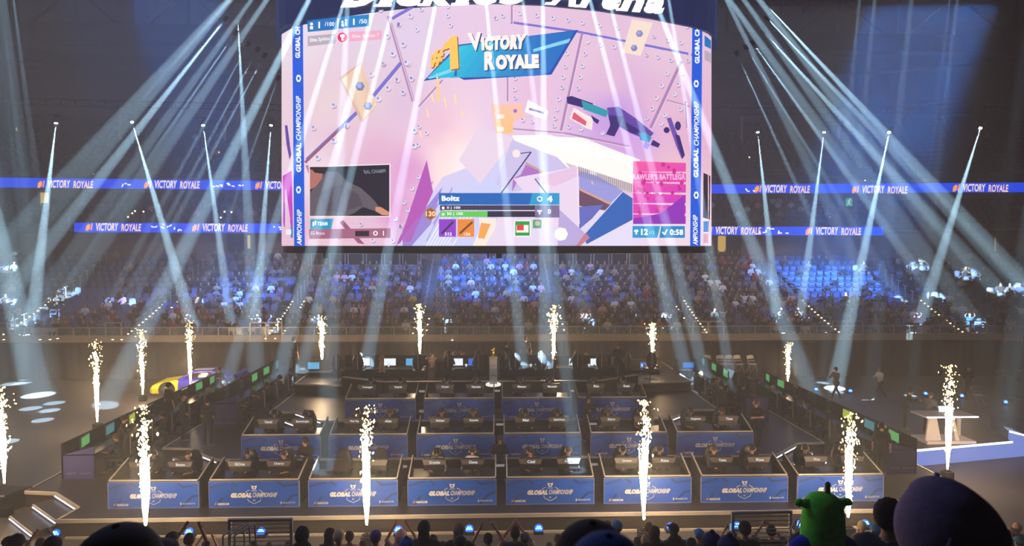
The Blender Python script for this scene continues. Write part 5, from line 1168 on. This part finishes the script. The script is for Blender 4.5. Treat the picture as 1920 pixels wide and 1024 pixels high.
# race car
def car():
    t = thing('race_car', 'low yellow and blue race car with white stripe parked at left behind the stage', 'car', (PZ(362, 742, 0).x, 34.6, 0), .12)
    Y_ = mat('car_yellow', (214, 206, 20), .3); B_ = mat('car_blue', (56, 54, 190), .3); G = mat('car_glass', (40, 34, 48), .1); K = mat('tyre', (24, 22, 24), .8)
    secs = [(-2.35, .2, .5, .80), (-2.2, .16, .62, .9), (-1.5, .16, .74, .95), (-.9, .16, .84, .96), (0, .16, .88, .97), (.9, .16, .9, .97), (1.6, .16, .92, .97), (2.2, .2, .95, .92), (2.35, .3, .9, .86)]
    def loft(ss, m):
        mb = MB(); vs = []; fs = []
        for x, z0, z1, w in ss: vs += [(x, -w, z0), (x, -w, z0+(z1-z0)*.55), (x, -w*.92, z1-.05), (x, -w*.7, z1), (x, w*.7, z1), (x, w*.92, z1-.05), (x, w, z0+(z1-z0)*.55), (x, w, z0)]
        for i in range(len(ss)-1):
            for j in range(8): k = (j+1) % 8; fs.append((i*8+j, (i+1)*8+j, (i+1)*8+k, i*8+k))
        fs += [tuple(range(8)), tuple(range((len(ss)-1)*8, len(ss)*8))[::-1]]; mb.add(vs, fs); return mb
    part('front_body', loft(secs[:4], 0), Y_, t, label='yellow front body'); part('rear_body', loft(secs[3:], 0), B_, t, label='blue rear body')
    mb = MB(); ca = [(-1.0, .84, .80), (-.35, 1.22, .62), (.7, 1.26, .62), (1.5, .95, .72)]; vs = []; fs = []
    for x, z, w in ca: vs += [(x, -w, .82), (x, -w*.9, z), (x, w*.9, z), (x, w, .82)]
    for i in range(3): fs += [(i*4, i*4+4, i*4+5, i*4+1), (i*4+1, i*4+5, i*4+6, i*4+2), (i*4+2, i*4+6, i*4+7, i*4+3)]
    mb.add(vs, fs); part('cabin', mb, B_, t)
    part('side_window', MB().add([(-.7, -.745, .92), (.85, -.72, .94), (.6, -.615, 1.17), (-.25, -.615, 1.15)], [(0, 1, 2, 3)]), G, t); part('windscreen', MB().add([(-.92, -.6, .9), (-.42, -.5, 1.2), (-.42, .5, 1.2), (-.92, .6, .9)], [(0, 1, 2, 3)]), G, t)
    for x in (-1.45, 1.45):
        for s in (-1, 1):
            w = part('wheel', MB().tube((x, s*.78, .34), (x, s*.99, .34), .34, .34, 22), K, t); part('wheel_arch', MB().tube((x, s*.9, .36), (x, s*.975, .36), .42, .42, 22), M_black, t)
            h = MB().tube((x, s*.985, .34), (x, s*1.0, .34), .2, .18, 18)
            for q in range(5): a = q*1.257; h.bar((x, s*1.0, .34), (x+.19*math.cos(a), s*1.0, .34+.19*math.sin(a)), .02, .05)
            rim = link('rim', h.mesh('rim', M_chrome), w)
    part('bonnet_stripe', MB().box((-1.5, -.3, .79), (.9, .22, .012), ry=-.13).box((-1.5, .3, .79), (.9, .22, .012), ry=-.13), Y_, t); part('spoiler', MB().box((2.2, 0, 1.1), (.3, 1.6, .03)).box((2.2, -.6, 1.02), (.2, .03, .16)).box((2.2, .6, 1.02), (.2, .03, .16)), B_, t)
    part('door_number', MB().box((.1, -.975, .6), (.5, .012, .32)), mat('car_white', (230, 230, 236), .4), t); textobj('number_lettering', '22', .26, .22, M_black, t, (.1, -.99, .6), bold=.06, shear=.2)
    part('roof_stripe', MB().box((.2, 0, 1.255), (1.0, .3, .012)), mat('car_white'), t); part('headlight', MB().ell((-2.26, -.62, .5), (.06, .16, .06), 10, 6), mat('car_white'), t)
    return t
car()
# road cases and stacked gear behind the desks, left
for i, (x, y, Z, w, h, d) in enumerate(((18, 940, 0, 1.5, .62, .9),)):
    p = PZ(30, 962, 0); t = thing('road_case', 'dark wedge shaped case at the far left beside the steps', 'case', (p.x-1.2, p.y+.4, 0)); part('body', MB().prism([(-1.2, -.5), (.9, -.5), (1.2, .3), (-1.2, .5)], 0, .55), M_dark, t); part('lid_edge', MB().box((-.1, -.5, .56), (2.1, .04, .04)), M_metal, t)

# ------------------------------------------------------------------ spark fountains
M_core = mat('spark_core', (255, 226, 180), emit=42, sample=True); M_core.cycles.emission_sampling = 'FRONT_BACK'
M_spark = mat('spark', (255, 206, 130), emit=9); M_spark2 = mat('spark_hot', (255, 230, 180), emit=24)
def fountain(x, yb, yt, Z, Yb=None, label='', k=1.0, low=.0):
    p = PY(x, yb, Yb) if Yb else PZ(x, yb, Z)
    z0 = p.z-.0; s = FPX/((p-CAM).dot(Fw)); H = (yb-yt)/s; zb = Z
    t = thing('spark_fountain', label, 'spark fountain', (p.x, p.y, zb))
    part('machine', MB().box((0, 0, .14), (.3, .26, .28)).box((0, 0, .3), (.16, .14, .06)).tube((0, 0, .3), (0, 0, .36), .03), M_dark, t)
    st = z0-zb if z0-zb > .2 else .34; rr = random.Random(int(x*7+yb)); mb = MB()
    n = 26                                              # strands of the bright column
    for i in range(n):
        a = rr.uniform(0, 6.28); h0 = rr.uniform(0, .12)*H if i > 5 else 0; h1 = h0+rr.uniform(.22, .55)*H*(.9+.2*k); sp = rr.uniform(.2, 1)*(.07+.05*H/3)*k
        q0 = Vector((math.cos(a)*sp*.12, math.sin(a)*sp*.12, st+h0)); q1 = Vector((math.cos(a)*sp*(h1/H)*1.5, math.sin(a)*sp*(h1/H)*1.5, st+h1)); m1 = (q0+q1)/2+Vector((rr.uniform(-.02, .02), rr.uniform(-.02, .02), 0))
        w = rr.uniform(.016, .036)*k; mb.tube(q0, m1, w*.5, w, 5); mb.tube(m1, q1, w, .004, 5)
    part('spark_column', mb, M_core, t, kind='stuff', label='blinding white-gold column of sparks')
    for hot in (0, 1):
        mb = MB()
        for i in range(190 if not hot else 120):
            h = st+H*(rr.random()**.8 if not hot else rr.uniform(.12, .85)); f = (h-st)/H; rad = (.03+.2*f**1.2)*(1.0 if H < 2.6 else 1.15)*rr.gauss(0, .62); a = rr.uniform(0, 6.28); L = rr.uniform(.015, .05)*(1.4 if hot else 1); w = rr.uniform(.013, .032)*(1.2 if hot else 1)
            c = Vector((rad*math.cos(a), rad*math.sin(a), h)); d = Vector((rr.gauss(0, .4), rr.gauss(0, .4), 1)).normalized()
            q = d.to_track_quat('Z', 'Y'); v = [c+d*L, c-d*L]+[c+q@Vector((w*math.cos(b), w*math.sin(b), 0)) for b in (0, 2.1, 4.2)]
            mb.add(v, [(0, 2, 3), (0, 3, 4), (0, 4, 2), (1, 3, 2), (1, 4, 3), (1, 2, 4)])
        part('sparks', mb, M_spark2 if hot else M_spark, t, kind='stuff')
    l = bpy.data.lights.new('spark_glow', 'POINT'); l.energy = 190*H/2.5*k; l.color = (1, .66, .36); l.shadow_soft_size = .22
    o = bpy.data.objects.new('spark_glow', l); COL.objects.link(o); o.parent = t; o.location = (0, -.45, st+H*.4)
    return t
fountain(273, 986, 756, 0, 16.3, 'tall spark fountain in front of the first player desk', 1.15)
fountain(688, 984, 758, 0, 16.3, 'tall spark fountain in front of the third player desk', 1.2)
fountain(1207, 974, 745, 0, 16.3, 'tall spark fountain in front of the sixth player desk', 1.35)
fountain(1590, 970, 770, 0, 16.3, 'tall spark fountain in front of the eighth player desk, by the green hood', 1.1)
fountain(8, 906, 725, 0, 18.6, 'spark fountain at the far left edge beside the road case', 1.1)
fountain(183, 806, 650, 0, None, 'spark fountain on the floor left of the outer left wing', 1.1)
fountain(268, 752, 630, 0, None, 'spark fountain between the outer left wing and the race car', 1.1)
fountain(357, 720, 600, 0, 34.0 if False else 33.2, 'spark fountain rising in front of the race car', 1.1)
fountain(604, 682, 592, TD, 28.9, 'spark fountain over the left end of the rear booths', .95)
fountain(787, 668, 570, TD, 28.3, 'spark fountain left of centre behind the rear booths', .95)
fountain(1038, 680, 572, TD, 28.3, 'spark fountain right of centre behind the rear booths', 1.0)
fountain(1223, 673, 605, TD, 28.6, 'spark fountain over the right end of the rear booths', .95)
fountain(1477, 718, 642, 0, 31.5, 'spark fountain behind the right wings', 1.0)
fountain(1776, 899, 700, 0, None, 'tall spark fountain beside the lit runway at right', 1.15)

# ------------------------------------------------------------------ beam fixtures in view
def fixture(x, y, Y, tgt, w, label, group=None, e=1.0, size=1.0):
    S = PY(x, y, Y); d = (Vector(tgt)-S); t = thing('beam_light_fixture', label, 'stage light', S, 0, group); t.rotation_euler = d.to_track_quat('-Z', 'Y').to_euler()
    k = size
    part('housing', MB().lathe([(.1*k, .06*k), (.15*k, .02*k), (.16*k, .2*k), (.12*k, .42*k), (.05*k, .5*k)], 14), M_black, t, True); part('yoke', MB().box((-.2*k, 0, .25*k), (.04*k, .08*k, .4*k)).box((.2*k, 0, .25*k), (.04*k, .08*k, .4*k)).box((0, 0, .58*k), (.44*k, .14*k, .2*k)), M_black, t)
    part('lens', MB().tube((0, 0, .06*k), (0, 0, .02*k), .1*k, .1*k, 14), M_lens, t)
    L = d.length; a = math.degrees(2*math.atan(w/2/FPX*(Vector(tgt)-CAM).length/L))
    l = bpy.data.lights.new('beam_light', 'SPOT'); l.spot_size = math.radians(a); l.spot_blend = .45; l.energy = BE*e; l.color = BCOL; l.shadow_soft_size = .02
    o = bpy.data.objects.new('beam_light', l); COL.objects.link(o); o.parent = t; o.location = (0, 0, -.02)
for i, (x, y, ex_, ey, w, e, lb) in enumerate(((105, 232, 62, 590, 22, 1.3, 'first from the left on the left truss'), (248, 230, 358, 600, 24, 1.6, 'second from the left on the left truss'), (381, 236, 432, 600, 20, 1.4, 'third from the left on the left truss'), (508, 236, 480, 600, 22, 1.2, 'on the left truss nearest the scoreboard'),
        (1421, 249, 1458, 600, 22, 1.1, 'on the right truss nearest the scoreboard'), (1545, 249, 1500, 600, 20, 1.4, 'second from the left on the right truss'), (1667, 249, 1565, 728, 32, 2.0, 'third from the left on the right truss'), (1838, 241, 1722, 612, 24, 1.4, 'at the far right end of the right truss'))):
    tg = PZ(ex_, ey, 0) if ey > 650 else PY(ex_, ey, Yb(ey)); fixture(x, y, 44.5, tg, w, 'moving light with pale blue beam, %s' % lb, None, e)
# small high fixtures in the roof rig
for i, (x, y, ex_, ey, w, e, lb) in enumerate(((420, 39, 9, 560, 30, 1.15, 'upper left cluster, highest'), (439, 65, 100, 560, 18, .6, 'upper left cluster, second down'), (463, 87, 207, 560, 14, .55, 'upper left cluster, third down'), (481, 97, 234, 560, 14, .55, 'upper left cluster, fourth down'), (494, 108, 250, 560, 16, .5, 'upper left cluster, fifth down'), (520, 150, 375, 560, 14, .3, 'upper left cluster, lowest beside the scoreboard'),
        (1439, 11, 1985, 600, 30, 1.3, 'upper right cluster, highest'), (1442, 38, 1935, 560, 26, 1.0, 'upper right cluster, second down'), (1435, 63, 1885, 560, 28, 1.0, 'upper right cluster, third down'), (1414, 84, 1756, 560, 22, .8, 'upper right cluster, fourth down'), (1401, 93, 1687, 560, 16, .6, 'upper right cluster, fifth down'), (1383, 104, 1590, 560, 16, .6, 'upper right cluster, lowest beside the scoreboard'))):
    fixture(x, y, 28.5, PY(ex_, ey, Yb(ey)), w, 'small moving light, pale beam, %s' % lb, None, e, .4)

# ------------------------------------------------------------------ near audience
def rowof(Y): k = min(15, max(0, round((Y-.9)/.85))); return .9+.85*k
def rowz(Yk): return 6.64-.463*Yk
st = MB()
for k in range(16): Yk = .9+.85*k; st.box((0, Yk, rowz(Yk)/2), (60, .85, rowz(Yk)))
struct('floor_near_stand', st, M_conc)
for k in range(16):
    Yk = .9+.85*k; T(link('bench', MB().box((0, Yk-.02, rowz(Yk)+.40), (58, .36, .05)).box((-20, Yk, rowz(Yk)+.19), (.06, .3, .38)).box((20, Yk, rowz(Yk)+.19), (.06, .3, .38)).box((0, Yk, rowz(Yk)+.19), (.06, .3, .38)).mesh('bench', M_seatd)), 'long dark bench under the near audience, row %s from the viewer' % (['one', 'two', 'three', 'four', 'five', 'six', 'seven', 'eight', 'nine', 'ten', 'eleven', 'twelve', 'thirteen', 'fourteen', 'fifteen', 'sixteen'][k]), 'bench', 'benches of the near stand')
F_b1 = figure('audience_body', True, 'lap', 0, voxel=.022, dec=.6); F_b2 = figure('audience_body', True, 'phone', 0, voxel=.014, dec=.6, fingers=True, long_sleeve=False); F_b3 = figure('audience_body', True, 'up', 0, voxel=.014, dec=.6, fingers=True); F_b4 = figure('audience_body', True, 'lap', 0, voxel=.022, dec=.6, hoodie=True, long_sleeve=True)
DK = (26, 22, 24); BR = (46, 30, 24)
AUD = [(15, 1008, 20, 'cap', (18, 18, 22), DK, F_b1, 'far left corner'), (31, 1003, 24, 'hair', (24, 18, 18), DK, F_b1, ''), (48, 1014, 14, 'hair', BR, DK, F_b1, ''), (76, 1010, 18, 'hair', (28, 24, 24), DK, F_b3, ''), (98, 1008, 28, 'hair', (16, 14, 18), (22, 22, 28), F_b1, ''),
       (292, 1005, 16, 'hair', BR, DK, F_b1, ''), (321, 1000, 23, 'cap', (16, 16, 20), DK, F_b1, 'with a dark cap'), (355, 1001, 20, 'hair', (96, 70, 60), (70, 60, 70), F_b3, 'with raised arms'), (475, 1017, 20, 'hair', (16, 14, 16), DK, F_b1, ''), (505, 1018, 17, 'hair', (20, 16, 16), DK, F_b1, ''),
       (566, 989, 26, 'hair', (20, 15, 14), (18, 18, 22), F_b4, 'with bushy dark hair'), (618, 992, 20, 'long', BR, DK, F_b1, ''), (635, 994, 23, 'hair', (232, 214, 170), (120, 110, 110), F_b1, 'with bright blond hair'), (655, 997, 18, 'hair', (60, 46, 44), (190, 140, 130), F_b1, 'in a pink top'), (704, 997, 22, 'cap', (66, 60, 140), DK, F_b1, 'with a violet cap'),
       (727, 1016, 16, 'hair', DK, DK, F_b1, ''), (762, 1012, 30, 'beanie', (24, 78, 150), (20, 50, 100), F_b1, 'with a blue knit hat'), (752, 996, 18, 'hood', (206, 160, 160), (206, 160, 160), F_b3, 'in a pink hooded jacket'), (795, 978, 22, 'long', (22, 17, 17), (18, 18, 20), F_b1, 'with a dark ponytail'), (812, 1004, 20, 'hair', DK, (20, 20, 24), F_b1, ''),
       (861, 982, 23, 'long', (150, 124, 100), (30, 30, 36), F_b1, 'with long ash blond hair'), (863, 1008, 26, 'cap', (26, 26, 34), (20, 20, 26), F_b1, ''), (915, 1001, 20, 'hair', (52, 28, 24), (206, 150, 130), F_b3, 'clapping overhead in a peach top'), (966, 989, 20, 'hair', (20, 16, 16), (30, 44, 90), F_b2, 'with dark hair and a blue top'), (985, 1000, 20, 'cap', (120, 116, 122), DK, F_b1, 'with a grey cap'),
       (996, 1014, 17, 'cap', (120, 110, 108), DK, F_b1, ''), (1046, 1003, 18, 'hair', BR, DK, F_b1, ''), (1140, 978, 15, 'cap', (50, 40, 50), DK, F_b1, ''), (1157, 978, 20, 'cap', (60, 140, 200), (40, 60, 90), F_b1, 'with a bright blue cap'), (1195, 1008, 15, 'hair', DK, DK, F_b1, ''), (1209, 1006, 19, 'hair', (170, 140, 110), (100, 90, 86), F_b1, 'with short sandy hair'),
       (1217, 980, 16, 'hair', (110, 86, 60), DK, F_b1, ''), (1227, 988, 22, 'long', (96, 66, 44), (40, 34, 34), F_b1, 'with long brown hair'), (1264, 984, 21, 'cap', (22, 26, 50), (38, 38, 44), F_b4, 'with a dark cap turned sideways'), (1297, 1010, 22, 'hair', (24, 18, 16), DK, F_b1, ''), (1312, 994, 21, 'cap', (40, 130, 200), (60, 100, 140), F_b1, 'with a sky blue cap'),
       (1336, 1003, 40, 'beanie', (14, 30, 80), (12, 24, 60), F_b1, 'with a large navy hat'), (1368, 1010, 46, 'beanie', (18, 44, 96), (14, 30, 60), F_b1, 'with a large blue knit hat'), (1374, 996, 19, 'hair', (40, 30, 26), (180, 130, 110), F_b2, 'holding up a phone'), (1397, 979, 24, 'hair', (18, 15, 15), (24, 24, 28), F_b1, ''), (1446, 986, 21, 'hair', (18, 15, 15), (26, 26, 30), F_b2, 'holding a small camera'),
       (1470, 1008, 13, 'hair', DK, DK, F_b1, ''), (1500, 1006, 40, 'beanie', (16, 30, 66), (16, 26, 50), F_b1, 'with a dark blue knit hat'), (1617, 978, 16, 'hair', (196, 176, 130), (90, 80, 76), F_b1, 'with a blond bun'), (1643, 985, 21, 'cap', (36, 140, 190), (30, 30, 40), F_b1, 'with a turquoise cap'), (1624, 1000, 14, 'hair', (160, 120, 100), DK, F_b2, ''),
       (1895, 990, 13, 'hair', (120, 100, 90), (60, 56, 60), F_b1, ''), (1908, 982, 12, 'hair', (150, 110, 90), (80, 70, 76), F_b1, ''), (1912, 1008, 20, 'cap', (30, 110, 140), (30, 60, 90), F_b1, 'with a teal cap, right edge'), (1180, 1016, 16, 'hair', DK, DK, F_b1, ''), (1285, 1012, 15, 'cap', (40, 120, 180), DK, F_b1, ''), (540, 1016, 18, 'hair', DK, DK, F_b4, ''), (830, 1016, 18, 'hair', DK, DK, F_b1, ''), (885, 1018, 17, 'hair', BR, DK, F_b1, ''),
       (945, 1016, 17, 'hair', DK, DK, F_b1, ''), (1030, 1018, 17, 'hair', DK, DK, F_b1, ''), (1240, 1014, 16, 'hair', BR, DK, F_b1, ''), (1418, 1012, 18, 'hair', DK, DK, F_b1, ''), (385, 1016, 15, 'hair', DK, DK, F_b3, ''), (680, 1014, 15, 'hair', BR, DK, F_b1, '')]
HN = {'cap': 'a cap', 'hair': 'dark hair', 'long': 'long hair', 'beanie': 'a knit hat', 'hood': 'a hood'}
def zone(x): return ['at the far left', 'left of the first railing', 'below the second desk', 'below the third desk', 'below the fourth desk', 'below the fifth desk', 'below the sixth desk', 'below the seventh desk', 'below the eighth desk', 'at the far right'][min(9, int(x/192))]
AUD.sort(key=lambda q: q[0])
for qi, (x, y, w, hat, hc, sc, fm, ex_) in enumerate(AUD):
    Y = rowof(226.0/w); tp_ = PY(x, y, Y); hz = fm['hx'][2]+.125; sc_ = max(.86, min(1.16, (tp_.z-rowz(Y))/hz))
    if qi == 0: last, cnt = None, 0
    if ex_: last, cnt = ex_, 0
    else: cnt += 1
    lb = 'audience member seen from behind %s, %s' % (ex_, zone(x)) if ex_ else 'person with %s, %s right of the one %s' % (HN[hat], ORDW[cnt-1], last)
    person(fm, (tp_.x, Y, tp_.z-hz*sc_), math.pi+R.uniform(-.2, .2), sc, lb, 'near audience', False, hat, hc, None, sc_)
# phone in a raised hand
p = PY(1371, 988, 10.6); ph = thing('phone', 'lit smartphone held up above the crowd near the right railing', 'phone', p); part('case', MB().box((0, 0, 0), (.075, .01, .15)), M_black, ph); part('screen', MB().box((0, -.007, 0), (.066, .004, .138)), mat('phone_screen', (120, 180, 220), emit=.8), ph)
# large near figures
def big(x, y, Y, fm, col, label, hatmb=None, hatcol=None, hm=None, name='cap', rz=math.pi, k=1.0):
    Y = rowof(Y); tp_ = PY(x, y, Y); hz = fm['hx'][2]+.16
    o = link('person', fm, None, (tp_.x, Y, tp_.z-hz*k), rz, k); o.color = (*lin(col), 1); T(o, label, 'person')
    if hatmb: h = link(name, hatmb.mesh(name, hm or M_shirt, True), o, fm['hx']); h.color = (*lin(hatcol), 1)
    return o
def bigcap(brim=True):
    mb = MB(); mb.ell((0, .01, .03), (.118, .13, .125), 28, 16, z0=-.25); mb.ell((0, .01, .155), (.012, .012, .008), 8, 4)
    for k in range(6): a = k*math.pi/3; mb.tube((0, .01, .154), (.085*math.cos(a), .01+.095*math.sin(a), .115), .003, n=4); mb.tube((.085*math.cos(a), .01+.095*math.sin(a), .115), (.119*math.cos(a), .01+.131*math.sin(a), .02), .003, n=4)
    if brim: mb.ell((0, -.15, .0), (.09, .09, .014), 16, 5)
    return mb
big(213, 986, 1.75, F_b1, (20, 16, 18), 'large dark cap close to the viewer in front of the first desk', bigcap(), (30, 18, 16))
cb = bigcap(False); cb.lathe([(.115, -.03), (.124, -.03), (.126, .0), (.119, .005)], 28, (0, .01, .03))
big(1112, 980, 1.75, F_b1, (16, 30, 60), 'large dark round cap close to the viewer below the fifth desk', cb, (24, 17, 15), k=1.0)
bl = bigcap(False); big(1142, 1003, 1.0, F_b4, (20, 60, 120), 'large blue cap edge very close to the viewer below the fifth desk', bl, (24, 70, 130), k=.55)
hb2 = MB(); hb2.ell((0, .02, .04), (.1, .118, .12), 24, 16); noisy(hb2, .004); o = big(1668, 934, 4.6, F_b1, (34, 36, 52), 'dark haired head turned left, beside the giant purple hood', hb2, (34, 20, 18), None, 'hair', math.pi-1.0)
hg = MB()
for i in range(17):
    p_ = math.pi*i/16
for c_, r_, nn, kk in (((0, .03, .0), (.135, .15, .16), 40, 28), ((0, .04, -.17), (.17, .145, .15), 40, 20)): hg.ell(c_, r_, nn, kk)
for s in (-1, 1): hg.tube((s*.02, .0, .16), (s*.1, .1, .0), .008, .004, 8); hg.tube((s*.1, .1, .0), (s*.14, .12, -.2), .006, .006, 8)
hg.v = [(x*(1+.012*math.sin(9*z+4*x)), y*(1+.03*math.sin(11*z)), z+.012*math.sin(14*x+6*y)+(.02*math.exp(-((x-.03)/.05)**2) if z > .1 else 0)) for x, y, z in hg.v]
for k in range(14):
    a0, a1 = math.pi*k/14, math.pi*(k+1)/14; pt = lambda a_: (.02+.004*math.sin(a_*5), .03+.153*math.cos(a_), .0+.172*math.sin(a_)); hg.tube(pt(a0), pt(a1), .0045, n=6)
for s in (-1, 1):
    for k in range(6): hg.tube((s*(.1+.012*k), .12-.01*k, .05-.05*k), (s*(.112+.012*k), .12-.02*k, -.0-.05*k), .007, .008, 8)
M_hood = mat('hood_cloth', (112, 102, 128), .95, noise=.12, nscale=30)
big(1778, 906, 1.62, F_b4, (62, 54, 84), 'giant purple-grey hooded head close to the viewer at lower right', hg, (84, 72, 112), M_hood, 'hood', math.pi+.2, 1.0)
# green hooded costume
tp_ = PY(1546, 912, 4.3); t = link('person', F_b4, None, (tp_.x, 4.3, tp_.z-1.42), math.pi); t.color = (*lin((16, 40, 190)), 1); T(t, 'person in a blue top and bright green hood with stubby horn ears', 'person')
gh = MB(); hx = F_b4['hx']
gh.lathe([(.10, -.32), (.145, -.27), (.152, -.18), (.148, -.08), (.14, .02), (.125, .09), (.09, .135), (.04, .155), (.0, .16)], 28, (0, .01, 0))
gr = mat('green_fleece', (96, 226, 56), .9, noise=.15, nscale=20); h = part('hood', gh, gr, t, True, label='bright green hood'); h.location = hx
for s in (-1, 1):
    e = MB(); e.tube((0, 0, 0), (s*.07, 0, .012), .04, .026, 12); e.ell((s*.075, 0, .012), (.034, .03, .03), 12, 8); c_ = link('horn_ear', e.mesh('horn_ear', gr, True), h, (s*.105, .01, .075))
e = MB(); e.tube((0, 0, 0), (0, 0, .06), .02, .017, 10); e.ell((0, 0, .065), (.02, .02, .024), 10, 8); link('top_knob', e.mesh('top_knob', mat('knob_brown', (120, 100, 30), .9), True), h, (-.03, .01, .15))
spot('near_fill', (-5, 9.5, 13), (2, 4.5, 6.2), 120, 900, (.42, .5, 1), .4, .9)
# guard rails on the near stand
def guard(x0, x1, yt, Y, label):
    a = PY(x0, yt, Y); b = PY(x1, yt-(x1-x0)*.02, Y); zf = rowz(rowof(Y)); t = thing('guard_rail', label, 'railing', (a.x, Y, zf)); W = b.x-a.x; H = a.z-zf
    for x in (0, W): part('rail_post', MB().box((x, 0, H/2), (.045, .045, H)), M_metal, t)
    part('top_rail', MB().box((W/2, 0, H), (W+.05, .05, .045)), M_metal, t)
    for k in range(8): part('rail_wire', MB().tube((0, 0, H-.075*(k+1)), (W, 0, H-.075*(k+1)), .009, n=5), M_metal, t)
    return t
guard(431, 546, 976, 10.6, 'white metal guard rail with thin wires, lower left of centre'); guard(1374, 1482, 962, 10.6, 'white metal guard rail with thin wires, lower right of centre')
for x0, s, lb in ((418, 1, 'left'), (1482, 1, 'right')):
    a = PY(x0, 1002 if s and x0 < 900 else 992, 9.6); t = thing('stair_handrail', 'pale tubular stair handrail beside the %s guard rail' % lb, 'railing', a)
    for k, dx in enumerate((0, .09, .18)): part('rail_tube', MB().tube((dx, 0, -1.4), (dx, 0, -.02), .014).tube((dx, 0, -.02), (dx+.22, .25, .05), .014).tube((dx+.22, .25, .05), (dx+.24, .3, -1.3), .014), M_metal, t)
